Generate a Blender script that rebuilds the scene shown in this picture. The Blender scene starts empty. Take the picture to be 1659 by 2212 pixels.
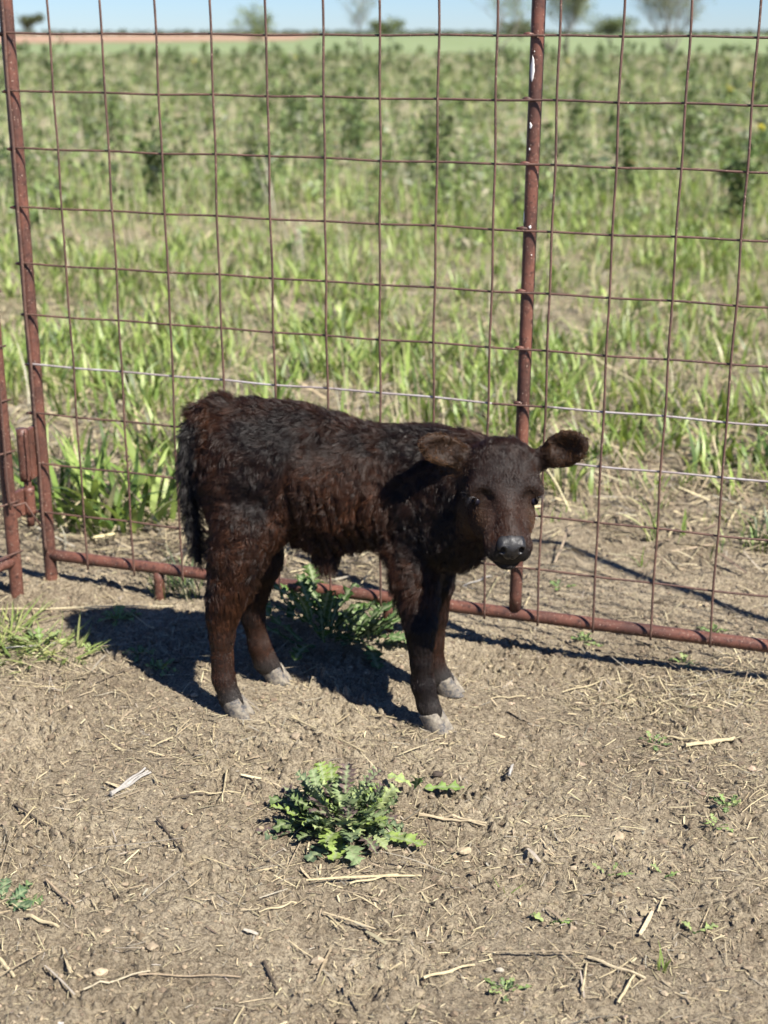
import bpy, math, random
import numpy as np
from mathutils import Vector, Matrix
R = math.radians
S = bpy.context.scene
COL = S.collection
rng = np.random.default_rng(7)

# ------------------------------------------------------------------ camera
CAM_H = 1.56
TILT = R(18.62)
FPX = 3069.0                       # focal length in pixels of a 1659 x 2212 picture
cam = bpy.data.cameras.new('camera')
cam.sensor_fit = 'VERTICAL'
cam.sensor_height = 36.0
cam.lens = 36.0 * FPX / 2212.0
cam.clip_start = 0.05
cam.clip_end = 6000
cam.dof.use_dof = True
cam.dof.focus_distance = 2.93
cam.dof.aperture_fstop = cam.lens / 1000 / 0.0142
camo = bpy.data.objects.new('camera', cam)
COL.objects.link(camo)
camo.location = (0, 0, CAM_H)
camo.rotation_euler = (R(90) - TILT, 0, 0)
S.camera = camo

# ------------------------------------------------------------------ sky and sun
SUN_EL, SUN_AZ = R(49), R(137)      # azimuth measured clockwise from +Y
SD = Vector((math.sin(SUN_AZ) * math.cos(SUN_EL), math.cos(SUN_AZ) * math.cos(SUN_EL), math.sin(SUN_EL)))
W = bpy.data.worlds.new('World')
S.world = W
W.use_nodes = True
nt = W.node_tree
bg = nt.nodes['Background']
sky = nt.nodes.new('ShaderNodeTexSky')
sky.sky_type = 'NISHITA'
sky.sun_disc = False
sky.sun_elevation = SUN_EL
sky.sun_rotation = SUN_AZ
sky.air_density = 1.0
sky.dust_density = 0.0
sky.ozone_density = 4.0
tint = nt.nodes.new('ShaderNodeMix')
tint.data_type = 'RGBA'
tint.blend_type = 'MULTIPLY'
tint.inputs['Factor'].default_value = 1.0
tint.inputs[7].default_value = (0.62, 0.82, 1.22, 1)
nt.links.new(sky.outputs[0], tint.inputs[6])
nt.links.new(tint.outputs[2], bg.inputs[0])
bg.inputs[1].default_value = 0.046
sl = bpy.data.lights.new('sun', 'SUN')
sl.energy = 5.0
sl.angle = R(0.5)
sl.color = (1.0, 0.95, 0.87)
so = bpy.data.objects.new('sun', sl)
COL.objects.link(so)
so.rotation_euler = SD.to_track_quat('Z', 'Y').to_euler()
S.view_settings.view_transform = 'Standard'
S.view_settings.look = 'None'
S.view_settings.exposure = 1.30
S.view_settings.gamma = 1.0
S.view_settings.use_curve_mapping = False
S.cycles.max_bounces = 6
S.cycles.transparent_max_bounces = 4
S.cycles.use_adaptive_sampling = True
S.cycles.adaptive_threshold = 0.02

CT, ST = math.cos(TILT), math.sin(TILT)


def at(u, v, Y):
    """point of the place seen at (u, v) of the 1659 x 2212 picture, Y metres ahead"""
    y = (1106 - v) / FPX
    dy, dz = CT + y * ST, -ST + y * CT
    s = Y / dy
    return np.array([(u - 829.5) / FPX * s, Y, CAM_H + dz * s])


def ground_at(u, v, z=0.0):
    y = (1106 - v) / FPX
    dy, dz = CT + y * ST, -ST + y * CT
    s = (z - CAM_H) / dz
    return np.array([(u - 829.5) / FPX * s, dy * s, z])


# ------------------------------------------------------------------ helpers
def tag(o, label=None, cat=None, group=None, kind=None):
    if label: o['label'] = label
    if cat: o['category'] = cat
    if group: o['group'] = group
    if kind: o['kind'] = kind
    return o


def empty(name, loc=(0, 0, 0)):
    o = bpy.data.objects.new(name, None)
    COL.objects.link(o)
    o.location = loc
    o.empty_display_size = 0.05
    return o


def link_mesh(name, me, mat, parent=None):
    o = bpy.data.objects.new(name, me)
    COL.objects.link(o)
    if mat: me.materials.append(mat)
    if parent:
        o.parent = parent
        o.location = -Vector(parent.location)
    return o


def mesh_np(name, V, Fq, mat, parent=None, col=None, smooth=True, Ft=None):
    """V (n,3), Fq (m,4) quads and/or Ft (k,3) triangles, col (n,3) per vertex"""
    me = bpy.data.meshes.new(name)
    V = np.asarray(V, np.float32)
    nq = 0 if Fq is None else len(Fq)
    ntri = 0 if Ft is None else len(Ft)
    me.vertices.add(len(V))
    me.vertices.foreach_set('co', V.ravel())
    loops = []
    if nq: loops.append(np.asarray(Fq, np.int32).ravel())
    if ntri: loops.append(np.asarray(Ft, np.int32).ravel())
    loops = np.concatenate(loops)
    me.loops.add(len(loops))
    me.loops.foreach_set('vertex_index', loops)
    me.polygons.add(nq + ntri)
    starts = np.concatenate([np.arange(nq) * 4, nq * 4 + np.arange(ntri) * 3]).astype(np.int32)
    me.polygons.foreach_set('loop_start', starts)
    me.polygons.foreach_set('use_smooth', np.full(nq + ntri, smooth))
    me.update(calc_edges=True)
    me.validate()
    if col is not None:
        a = me.color_attributes.new('Col', 'FLOAT_COLOR', 'POINT')
        c = np.ones((len(V), 4), np.float32)
        c[:, :3] = col
        a.data.foreach_set('color', c.ravel())
    return link_mesh(name, me, mat, parent)


# gradient noise ------------------------------------------------------
def _hash(ix, iy, iz, seed):
    h = (ix * 374761393 + iy * 668265263 + iz * 2147483647 + seed * 1274126177) & 0xffffffff
    h = ((h ^ (h >> 13)) * 1274126177) & 0xffffffff
    return (h ^ (h >> 16)) & 0xffffffff


def noise3(x, y, z, seed=0):
    x, y, z = [np.asarray(t, np.float64) for t in (x, y, z)]
    x, y, z = np.broadcast_arrays(x, y, z)
    xi, yi, zi = np.floor(x).astype(np.int64), np.floor(y).astype(np.int64), np.floor(z).astype(np.int64)
    xf, yf, zf = x - xi, y - yi, z - zi
    u, v, w = [t * t * t * (t * (t * 6 - 15) + 10) for t in (xf, yf, zf)]
    out = 0
    for dx in (0, 1):
        wx = u if dx else 1 - u
        for dy in (0, 1):
            wy = v if dy else 1 - v
            for dz in (0, 1):
                wz = w if dz else 1 - w
                h = _hash(xi + dx, yi + dy, zi + dz, seed)
                g = ((h & 1023) / 511.5 - 1) * (xf - dx) + (((h >> 10) & 1023) / 511.5 - 1) * (yf - dy) + (((h >> 20) & 1023) / 511.5 - 1) * (zf - dz)
                out = out + g * wx * wy * wz
    return out


def noise2(x, y, seed=0):
    x, y = np.broadcast_arrays(np.asarray(x, np.float64), np.asarray(y, np.float64))
    xi, yi = np.floor(x).astype(np.int64), np.floor(y).astype(np.int64)
    xf, yf = x - xi, y - yi
    u, v = [t * t * t * (t * (t * 6 - 15) + 10) for t in (xf, yf)]
    out = 0
    for dx in (0, 1):
        wx = u if dx else 1 - u
        for dy in (0, 1):
            wy = v if dy else 1 - v
            h = _hash(xi + dx, yi + dy, 0, seed)
            out = out + ((((h & 1023) / 511.5 - 1) * (xf - dx) + (((h >> 10) & 1023) / 511.5 - 1) * (yf - dy))) * wx * wy
    return out


def smst(a, b, x):
    t = np.clip((x - a) / (b - a), 0, 1)
    return t * t * (3 - 2 * t)


# materials -----------------------------------------------------------
def new_mat(name):
    m = bpy.data.materials.new(name)
    m.use_nodes = True
    return m, m.node_tree, m.node_tree.nodes['Principled BSDF']


def N(t, kind, **kw):
    n = t.nodes.new(kind)
    for k, v in kw.items(): setattr(n, k, v)
    return n


def ramp(t, src, stops):
    r = N(t, 'ShaderNodeValToRGB')
    e = r.color_ramp.elements
    while len(e) < len(stops): e.new(0.5)
    for i, (p, c) in enumerate(stops):
        e[i].position = p
        e[i].color = (*c, 1) if len(c) == 3 else c
    t.links.new(src, r.inputs[0])
    return r.outputs[0]


def tnoise(t, vec, scale, detail=4, rough=0.55, dist=0.0):
    n = N(t, 'ShaderNodeTexNoise')
    n.inputs['Scale'].default_value = scale
    n.inputs['Detail'].default_value = detail
    n.inputs['Roughness'].default_value = rough
    n.inputs['Distortion'].default_value = dist
    t.links.new(vec, n.inputs['Vector'])
    return n.outputs['Fac']


def mixc(t, fac, a, b, mode='MIX'):
    m = N(t, 'ShaderNodeMix', data_type='RGBA', blend_type=mode)
    for sock, v in ((m.inputs['Factor'], fac), (m.inputs['A'] if False else m.inputs[6], a), (m.inputs[7], b)):
        if hasattr(v, 'is_linked') or hasattr(v, 'links'):
            t.links.new(v, sock)
        elif isinstance(v, (int, float)):
            sock.default_value = v
        else:
            sock.default_value = (*v, 1)
    return m.outputs[2]


def mat_leaf(name, rough=0.5, trans=0.35, spec=0.35, tint=(1, 1, 1)):
    """foliage: colour from the mesh's own per-leaf colour, some light passes through"""
    m, t, p = new_mat(name)
    a = N(t, 'ShaderNodeVertexColor', layer_name='Col')
    g = N(t, 'ShaderNodeNewGeometry')
    f = tnoise(t, g.outputs['Position'], 90, 3)
    c = mixc(t, f, a.outputs[0], (0.0, 0.0, 0.0), 'MIX')
    v = mixc(t, 0.25, a.outputs[0], c)
    t.links.new(v, p.inputs['Base Color'])
    p.inputs['Roughness'].default_value = rough
    p.inputs['Specular IOR Level'].default_value = spec
    tr = N(t, 'ShaderNodeBsdfTranslucent')
    tc = mixc(t, 1.0, a.outputs[0], tint, 'MULTIPLY')
    t.links.new(tc, tr.inputs[0])
    mx = N(t, 'ShaderNodeMixShader')
    mx.inputs[0].default_value = trans
    t.links.new(p.outputs[0], mx.inputs[1])
    t.links.new(tr.outputs[0], mx.inputs[2])
    t.links.new(mx.outputs[0], t.nodes['Material Output'].inputs[0])
    return m


def mat_col(name, rough=0.8, spec=0.2):
    m, t, p = new_mat(name)
    a = N(t, 'ShaderNodeVertexColor', layer_name='Col')
    g = N(t, 'ShaderNodeNewGeometry')
    f = tnoise(t, g.outputs['Position'], 160, 3)
    v = mixc(t, ramp(t, f, [(0.35, (0, 0, 0)), (0.7, (1, 1, 1))]), mixc(t, 0.3, a.outputs[0], (0.02, 0.015, 0.01)), a.outputs[0])
    t.links.new(v, p.inputs['Base Color'])
    p.inputs['Roughness'].default_value = rough
    p.inputs['Specular IOR Level'].default_value = spec
    return m


def mat_rust(name, base=(0.066, 0.030, 0.022), lite=(0.145, 0.058, 0.038), dark=(0.030, 0.014, 0.011), rough=0.5, scale=1.0, grey=0.0):
    m, t, p = new_mat(name)
    tc = N(t, 'ShaderNodeNewGeometry')
    vec = tc.outputs['Position']
    f1 = tnoise(t, vec, 9 * scale, 5, 0.6)
    f2 = tnoise(t, vec, 70 * scale, 4, 0.6)
    f3 = tnoise(t, vec, 260, 2, 0.5)
    c = mixc(t, ramp(t, f1, [(0.38, (0, 0, 0)), (0.64, (1, 1, 1))]), base, lite)
    c = mixc(t, ramp(t, f2, [(0.52, (0, 0, 0)), (0.72, (1, 1, 1))]), c, dark)
    c = mixc(t, ramp(t, f3, [(0.66, (0, 0, 0)), (0.72, (1, 1, 1))]), c, (0.36, 0.26, 0.2))
    if grey:
        c = mixc(t, grey, c, (0.38, 0.38, 0.39))
    t.links.new(c, p.inputs['Base Color'])
    p.inputs['Roughness'].default_value = rough
    p.inputs['Specular IOR Level'].default_value = 0.4
    b = N(t, 'ShaderNodeBump')
    b.inputs['Strength'].default_value = 0.35
    b.inputs['Distance'].default_value = 0.0015
    t.links.new(f2, b.inputs['Height'])
    t.links.new(b.outputs[0], p.inputs['Normal'])
    return m


# ------------------------------------------------------------------ the ground
HOOVES = [(-.36, 3.13), (.117, 3.057), (-.271, 3.302), (.164, 3.247)]
FX0, FY0, FSL = 0.354, 3.522, -0.3265          # the fence's ground line: Y = FY0 + FSL (X - FX0)
FD = np.array([1, FSL, 0.]) / math.hypot(1, FSL)
FN = np.array([-FD[1], FD[0], 0.])             # points to the pasture side


def beyond(x, y):
    return (x - FX0) * FN[0] + (y - FY0) * FN[1]


def gh(x, y):
    x, y = np.asarray(x, float), np.asarray(y, float)
    far = np.exp(-np.maximum(y - 6, 0) / 12.0)
    fine = np.exp(-np.maximum(y - 4.5, 0) / 2.5)
    h = 0.030 * noise2(x * 1.3, y * 1.3, 1) + 0.016 * noise2(x * 4.1, y * 4.1, 2)
    fl = np.ones_like(h)
    for hx, hy in HOOVES:
        fl = fl * (1 - 0.93 * np.exp(-((x - hx) ** 2 + (y - hy) ** 2) / 0.007))
    h = h * far * fl
    patch = (0.12 + 1.25 * smst(-0.22, 0.35, noise2(x * 3, y * 3, 9) + .3 * noise2(x * 9, y * 9, 19))) * (1 - .62 * smst(-.02, .12, beyond(x, y)))
    c1 = noise2(x * 17, y * 17, 3)
    c2 = noise2(x * 38 + 1.5 * c1, y * 38, 4)
    c3 = noise2(x * 85 + c2, y * 85, 5)
    c4 = noise2(x * 150, y * 150, 7)
    h2 = 0.014 * c1 * patch + 0.034 * (np.abs(c2) - 0.17) * (0.2 + patch) + 0.018 * (np.abs(c3) - 0.17) * (0.3 + 0.75 * patch) + 0.003 * c4
    pit = smst(0.25, 0.45, noise2(x * 24, y * 24, 6)) * 0.012 * np.clip(patch * 1.3, .2, 1)
    h = h + (h2 - pit) * fine * (0.25 + 0.75 * fl)
    h = h + 0.05 * np.exp(-((x + 1.0) ** 2 + (y - 3.86) ** 2) / 0.04) * 0.6
    h = h + 0.02 * np.exp(-((beyond(x, y) - 1.5) / 0.5) ** 2) * far
    h = h - 0.006 - 0.024 * smst(-0.1, 0.5, x) * np.exp(-(beyond(x, y) / 0.45) ** 2)
    return h


def grid_axis(a, b, step, lo, hi, grow):
    mid = np.arange(a, b, step)
    up, s, v = [], step, mid[-1]
    while v < hi:
        s *= grow
        v += s
        up.append(v)
    dn, s, v = [], step, a
    while v > lo:
        s *= grow
        v -= s
        dn.append(v)
    return np.concatenate([dn[::-1], mid, up])


gx = grid_axis(-1.15, 1.25, 0.0038, -2500, 2500, 1.085)
gy = grid_axis(1.85, 4.7, 0.0044, -60, 4500, 1.03)
GX, GY = np.meshgrid(gx, gy)
GZ = gh(GX, GY)
nx, ny = len(gx), len(gy)
idx = np.arange(nx * ny).reshape(ny, nx)
quads = np.stack([idx[:-1, :-1], idx[:-1, 1:], idx[1:, 1:], idx[1:, :-1]], -1).reshape(-1, 4)

m_ground, t, p = new_mat('ground_dirt')
g = N(t, 'ShaderNodeNewGeometry')
P_ = g.outputs['Position']
n1 = tnoise(t, P_, 2.2, 5, 0.6)
n2 = tnoise(t, P_, 28, 6, 0.65)
n3 = tnoise(t, P_, 170, 5, 0.7)
n4 = tnoise(t, P_, 520, 3, 0.6)
c = mixc(t, ramp(t, n1, [(0.35, (0, 0, 0)), (0.65, (1, 1, 1))]), (0.262, 0.216, 0.148), (0.425, 0.360, 0.252))
c = mixc(t, ramp(t, n2, [(0.40, (0, 0, 0)), (0.62, (1, 1, 1))]), mixc(t, 0.45, c, (0.11, 0.08, 0.055)), c)
c = mixc(t, ramp(t, n3, [(0.36, (0, 0, 0)), (0.55, (1, 1, 1))]), mixc(t, 0.75, c, (0.06, 0.043, 0.03)), c)  # crevice shade painted in: low spots of the bump noise go darker
c = mixc(t, ramp(t, n3, [(0.62, (0, 0, 0)), (0.75, (1, 1, 1))]), c, (0.42, 0.35, 0.26))
# the pasture soil further out carries grey-tan thatch and green ground cover
sx = N(t, 'ShaderNodeSeparateXYZ')
t.links.new(P_, sx.inputs[0])
mr = N(t, 'ShaderNodeMapRange')
mr.inputs[1].default_value = 5.0
mr.inputs[2].default_value = 12.0
t.links.new(sx.outputs['Y'], mr.inputs[0])
nf = tnoise(t, P_, 0.9, 5, 0.6)
past = mixc(t, ramp(t, nf, [(0.42, (0, 0, 0)), (0.58, (1, 1, 1))]), (0.28, 0.235, 0.155), (0.17, 0.20, 0.09))
c = mixc(t, mr.outputs[0], c, past)
t.links.new(c, p.inputs['Base Color'])
p.inputs['Roughness'].default_value = 0.95
p.inputs['Specular IOR Level'].default_value = 0.1
b1 = N(t, 'ShaderNodeBump')
b1.inputs['Strength'].default_value = 1.0
b1.inputs['Distance'].default_value = 0.009
t.links.new(n3, b1.inputs['Height'])
b2 = N(t, 'ShaderNodeBump')
b2.inputs['Strength'].default_value = 0.7
b2.inputs['Distance'].default_value = 0.003
t.links.new(n4, b2.inputs['Height'])
t.links.new(b1.outputs[0], b2.inputs['Normal'])
t.links.new(b2.outputs[0], p.inputs['Normal'])
ground = mesh_np('ground', np.stack([GX, GY, GZ], -1).reshape(-1, 3), quads, m_ground)
tag(ground, kind='structure')


def field(name, pts, z, mat):
    me = bpy.data.meshes.new(name)
    me.from_pydata([(x, y, z) for x, y in pts], [], [tuple(range(len(pts)))])
    o = link_mesh(name, me, mat)
    tag(o, kind='structure')
    return o


def mat_field(name, a, b, sc):
    m, t, p = new_mat(name)
    g = N(t, 'ShaderNodeNewGeometry')
    f = tnoise(t, g.outputs['Position'], sc, 6, 0.6)
    t.links.new(mixc(t, ramp(t, f, [(0.35, (0, 0, 0)), (0.65, (1, 1, 1))]), a, b), p.inputs['Base Color'])
    p.inputs['Roughness'].default_value = 1
    p.inputs['Specular IOR Level'].default_value = 0.05
    return m


field('crop_field', [(-900, 96), (900, 96), (2400, 4200), (-2400, 4200)], 0.03,
      mat_field('wheat_green', (0.135, 0.175, 0.08), (0.20, 0.235, 0.125), 0.09))
field('ploughed_field', [(-300, 165), (-80, 178), (-20, 330), (-60, 1500), (-700, 1500)], 0.12,
      mat_field('ploughed_soil', (0.27, 0.175, 0.12), (0.34, 0.225, 0.155), 0.05))
# ------------------------------------------------------------------ ribbons: straw, blades
def ribbons(base, az, L, wd, th0, th1, K=4, taper=1.0, side_tilt=None, prof=None, curl=None):
    """N ribbons leaving BASE with heading AZ; the angle from vertical goes th0 -> th1"""
    n = len(base)
    tt = np.linspace(0, 1, K + 1)
    th = th0[:, None] + (th1 - th0)[:, None] * tt[None, :]
    a = az[:, None] + (0 if curl is None else curl[:, None] * tt[None, :])
    seg = (L / K)[:, None]
    dx = np.sin(th) * np.cos(a) * seg
    dy = np.sin(th) * np.sin(a) * seg
    dz = np.cos(th) * seg
    z0 = np.zeros((n, 1))
    px = base[:, 0:1] + np.concatenate([z0, np.cumsum(dx[:, :-1], 1)], 1)
    py = base[:, 1:2] + np.concatenate([z0, np.cumsum(dy[:, :-1], 1)], 1)
    pz = base[:, 2:3] + np.concatenate([z0, np.cumsum(dz[:, :-1], 1)], 1)
    sa = a + np.pi / 2
    tl = np.zeros(n) if side_tilt is None else side_tilt
    sxx, syy, szz = np.cos(sa) * np.cos(tl)[:, None], np.sin(sa) * np.cos(tl)[:, None], np.sin(tl)[:, None] + 0 * sa
    if prof is None:
        pr = np.clip(1 - tt ** 2 * taper, 0.06, 1) * np.clip(0.55 + 1.8 * tt, 0, 1)
    else:
        pr = prof(tt)
    w = wd[:, None] * pr[None, :] * 0.5
    A = np.stack([px - sxx * w, py - syy * w, pz - szz * w], -1)
    B = np.stack([px + sxx * w, py + syy * w, pz + szz * w], -1)
    V = np.stack([A, B], 2)                      # n, K+1, 2, 3
    i = np.arange(n)[:, None] * (K + 1) * 2 + np.arange(K)[None, :] * 2
    Q = np.stack([i, i + 1, i + 3, i + 2], -1).reshape(-1, 4)
    return V.reshape(-1, 3), Q, (K + 1) * 2


def colvary(n, per, cols, weights, jitter=0.15, r=rng):
    cols = np.array(cols)
    k = r.choice(len(cols), n, p=np.array(weights) / np.sum(weights))
    c = cols[k] * (1 + jitter * r.standard_normal((n, 1))) * (1 + 0.018 * r.standard_normal((n, 3)))
    return np.repeat(np.clip(c, 0.004, 0.85), per, 0)


class Acc:
    def __init__(s): s.V, s.Q, s.C, s.n = [], [], [], 0

    def add(s, V, Q, C):
        s.V.append(V); s.Q.append(Q + s.n); s.C.append(C); s.n += len(V)

    def build(s, name, mat, parent=None, smooth=True):
        return mesh_np(name, np.concatenate(s.V), np.concatenate(s.Q), mat, parent, np.concatenate(s.C), smooth)


STRAW = [(0.40, 0.335, 0.20), (0.33, 0.27, 0.165), (0.26, 0.205, 0.135), (0.42, 0.36, 0.225), (0.12, 0.088, 0.06), (0.26, 0.23, 0.18)]
M_straw = mat_col('dry_straw', 0.7, 0.25)


def in_view(x, y, m=1.12, pad=0.15):
    return np.abs(x) < 0.2703 * m * (y * 0.9477 + 0.5) + pad


def scatter(n, y0, y1, power=1.0, r=rng, pad=0.15):
    if y0 >= 4:                       # the pasture goes on well past both sides of the view
        n = int(n * 1.45)
        pad = pad + .3 + .0 * y0
    wide = 1.62 if y0 >= 4 else 1.12
    y = y0 + (y1 - y0) * r.random(n) ** power
    x = (r.random(n) * 2 - 1) * (0.2703 * wide * (y * 0.9477 + 0.5) + pad)
    return x, y


def straw_layer(acc, x, y, Lm, wm, up=0.0, weights=(5, 5, 5, 3, 2, 3), lift=0.003, r=rng):
    n = len(x)
    L = Lm * np.exp(0.55 * r.standard_normal(n))
    wd = wm * np.exp(0.35 * r.standard_normal(n))
    az = r.random(n) * 2 * np.pi
    cx, cy = x + L * np.cos(az) * 0.95, y + L * np.sin(az) * 0.95
    z0, z1 = gh(x, y), gh(cx, cy)
    th = np.pi / 2 - np.arctan2(z1 - z0, L) - np.abs(r.standard_normal(n)) * up
    bend = r.standard_normal(n) * 0.10
    base = np.stack([x, y, z0 + lift + 0.003 * r.random(n)], -1)
    V, Q, per = ribbons(base, az, L, wd, th - bend, th + bend, 3, side_tilt=r.standard_normal(n) * 0.5,
                        prof=lambda t: np.array([0.8, 1, 1, 0.7]), curl=r.standard_normal(n) * 0.22)
    acc.add(V, Q, colvary(n, per, STRAW, weights, 0.18, r))


lit = Acc()
# clumpy, finer litter over the pen floor; thicker in patches
x, y = scatter(95000, 1.7, 5.2, 0.9)
dens = 0.5 + 0.5 * smst(-0.2, 0.3, noise2(x * 2.2, y * 2.2, 21)) + 0.5 * smst(0, .4, noise2(x * 6, y * 6, 22)) + 0.6 * smst(0.3, 0.8, x) * smst(2.5, 2.8, y) * smst(3.5, 3.2, y)
k = rng.random(len(x)) < dens * 0.62
straw_layer(lit, x[k], y[k], 0.011, 0.0013, 0.2, (5, 6, 5, 3, 3, 3), lift=0.0015)
x, y = scatter(9500, 1.7, 5.2, 0.9)
k = rng.random(len(x)) < 0.08 + 0.6 * smst(-0.1, 0.3, noise2(x * 3.1, y * 3.1, 23))
straw_layer(lit, x[k], y[k], 0.030, 0.0019, 0.10, lift=0.004)
x, y = scatter(260, 1.8, 4.4, 0.9)
straw_layer(lit, x, y, 0.070, 0.0034, 0.05, lift=0.007)
# drifts of trampled straw
for (u_, v_, n_, sp_, L_) in [(1400, 1500, 900, .10, .024), (1600, 1470, 900, .10, .028), (1330, 1480, 350, .06, .02), (1560, 1640, 450, .10, .022), (1640, 1740, 400, .10, .022),
                              (520, 1380, 300, .10, .03), (330, 1560, 500, .12, .02), (900, 1590, 350, .07, .022), (640, 1880, 260, .09, .028), (430, 1600, 420, .10, .02),
                              (1250, 1800, 260, .10, .022), (990, 1850, 280, .08, .022), (120, 1450, 700, .14, .03), (1640, 1440, 500, .10, .03), (60, 1800, 300, .12, .024), (1450, 1850, 260, .14, .02), (900, 2000, 260, .1, .022)]:
    q_ = ground_at(u_, v_)
    n_ = int(n_ * (.6 if v_ < 1560 else .38))
    straw_layer(lit, q_[0] + sp_ * rng.standard_normal(n_), q_[1] + sp_ * .8 * rng.standard_normal(n_), L_, 0.0018, 0.18, (5, 5, 4, 4, 1, 2), lift=0.003)
# dead grass mat behind the fence
x, y = scatter(52000, 4.0, 15, 1.15)
bb_ = beyond(x, y)
k = rng.random(len(x)) < smst(0.1, 0.5, bb_) * (1 - 0.85 * smst(-.3, .2, x) * smst(1.6, .7, bb_))
straw_layer(lit, x[k], y[k], 0.075, 0.0042, 0.30, (5, 6, 5, 3, 2, 4), lift=0.012)
o = lit.build('straw_litter', M_straw)
tag(o, 'dry broken straw and dead grass strewn over the brown dirt', 'straw', kind='stuff')

# clods of soil
def clods():
    n = 15000
    x, y = scatter(n, 1.75, 4.3, 0.9)
    s = 0.0026 * np.exp(0.42 * rng.standard_normal(n))
    base = np.array([[1, 0, 0], [-1, 0, 0], [0, 1, 0], [0, -1, 0], [0, 0, 1], [0, 0, -1]], float)
    tris = np.array([[0, 2, 4], [2, 1, 4], [1, 3, 4], [3, 0, 4], [2, 0, 5], [1, 2, 5], [3, 1, 5], [0, 3, 5]])
    # one level of subdivision of an octahedron
    vs = list(map(tuple, base)); cache = {}
    def mid(a, b):
        k = (min(a, b), max(a, b))
        if k not in cache:
            v = (np.array(vs[a]) + vs[b]); v /= np.linalg.norm(v); vs.append(tuple(v)); cache[k] = len(vs) - 1
        return cache[k]
    T2 = []
    for a, b, c_ in tris:
        ab, bc, ca = mid(a, b), mid(b, c_), mid(c_, a)
        T2 += [[a, ab, ca], [ab, b, bc], [ca, bc, c_], [ab, bc, ca]]
    sv = np.array(vs); T2 = np.array(T2)
    rad = 1 + 0.30 * rng.standard_normal((n, len(sv), 1)) * 0.7
    V = sv[None] * rad * s[:, None, None] * np.array([1, 1, .75]) * (1 + 0.3 * rng.standard_normal((n, 1, 3)))
    V = V + np.stack([x, y, gh(x, y) + s * 0.25], -1)[:, None]
    T = (T2[None] + (np.arange(n) * len(sv))[:, None, None]).reshape(-1, 3)
    C = colvary(n, len(sv), [(0.24, 0.19, 0.128), (0.30, 0.24, 0.165), (0.15, 0.115, 0.08)], (4, 2, 2))
    o = mesh_np('dirt_crumbs', V.reshape(-1, 3), None, mat_col('soil_crumb', 0.95, 0.1), None, C, False, Ft=T)
    tag(o, 'small crumbs of dry brown soil scattered on the pen floor', 'soil', kind='stuff')


clods()

#==PASTURE==
# ------------------------------------------------------------------ pasture grass and weeds
M_grass = mat_leaf('grass_blade', 0.45, 0.38, 0.4, (1.0, 1.0, 0.6))
M_weed = mat_leaf('weed_leaf', 0.55, 0.3, 0.3, (1.0, 1.0, 0.6))
GREEN = [(0.26, 0.34, 0.085), (0.18, 0.26, 0.06), (0.36, 0.44, 0.14), (0.08, 0.13, 0.035), (0.40, 0.38, 0.20)]


def tuft(acc, cx, cy, nb, L, wd, spread, cols=GREEN, w=(4, 4, 3, 2, 1), r=rng, th=(0.05, 0.5), arch=(0.4, 1.3), K=5):
    """nb[i] blades around every centre"""
    i = np.repeat(np.arange(len(cx)), nb)
    n = len(i)
    a = r.random(n) * 2 * np.pi
    rr = np.sqrt(r.random(n)) * spread[i]
    x, y = cx[i] + rr * np.cos(a), cy[i] + rr * np.sin(a)
    base = np.stack([x, y, gh(x, y) - 0.005], -1)
    LL = L[i] * (0.45 + 0.65 * r.random(n))
    th0 = th[0] + (th[1] - th[0]) * r.random(n)
    th1 = th0 + arch[0] + (arch[1] - arch[0]) * r.random(n)
    az = a + r.standard_normal(n) * 0.7
    V, Q, per = ribbons(base, az, LL, wd[i] * (0.6 + 0.7 * r.random(n)), th0, th1, K, side_tilt=r.standard_normal(n) * 0.4, curl=r.standard_normal(n) * 0.5)
    acc.add(V, Q, colvary(n, per, cols, w, 0.16, r))


gr = Acc()
n = 5000
x, y = scatter(n, 4.3, 17, 1.2, pad=0.3)
b = beyond(x, y)
dn = smst(0.55, 1.9, b) * (0.30 + 0.70 * smst(-0.18, 0.25, noise2(x * 1.1, y * 0.8, 31)))
# the worn strip near the fence on the right stays bare
dn *= 1 - 0.85 * smst(-0.1, 0.4, x) * smst(2.3, 1.2, b)
# a dry bare band further out on the left
dn *= 1 - 0.85 * np.exp(-((y - 12.2) / 1.15) ** 2) * smst(1.2, -1.0, x)
dn *= 1 - 0.4 * smst(.05, .3, noise2(x * .7, y * .45, 78))
k = rng.random(len(x)) < dn
x, y = x[k], y[k]
tuft(gr, x, y, rng.integers(5, 11, len(x)), 0.17 + 0.11 * rng.random(len(x)), 0.0135 + 0.008 * rng.random(len(x)), 0.05 + 0.06 * rng.random(len(x)))
# short thin blades filling between
n = 4200
x, y = scatter(n, 4.0, 15, 1.1, pad=0.3)
b = beyond(x, y)
k = (rng.random(len(x)) < smst(0.2, 2.0, b) * (0.2 + 0.8 * smst(-0.2, 0.2, noise2(x * 1.7, y * 1.7, 33)))) & (noise2(x * 2.3, y * 2.3, 35) > -0.12)
x, y = x[k], y[k]
tuft(gr, x, y, rng.integers(5, 12, len(x)), np.full(len(x), 0.10), np.full(len(x), 0.005), np.full(len(x), 0.05), w=(3, 4, 3, 3, 3))
# dry standing stalks
n = 1500
x, y = scatter(n, 5.0, 30, 1.0, pad=0.5)
k = noise2(x * 0.8, y * 0.8, 37) > 0.0
x, y = x[k], y[k]
tuft(gr, x, y, rng.integers(2, 7, len(x)), 0.28 + 0.2 * rng.random(len(x)), np.full(len(x), 0.006), np.full(len(x), 0.05),
     cols=[(0.48, 0.42, 0.28), (0.36, 0.30, 0.2), (0.55, 0.5, 0.38)], w=(3, 2, 2), arch=(-0.2, 0.6), K=4)
o = gr.build('pasture_grass', M_grass)
tag(o, 'light green and straw coloured grass growing behind the wire fence', 'grass', kind='stuff')


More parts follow.
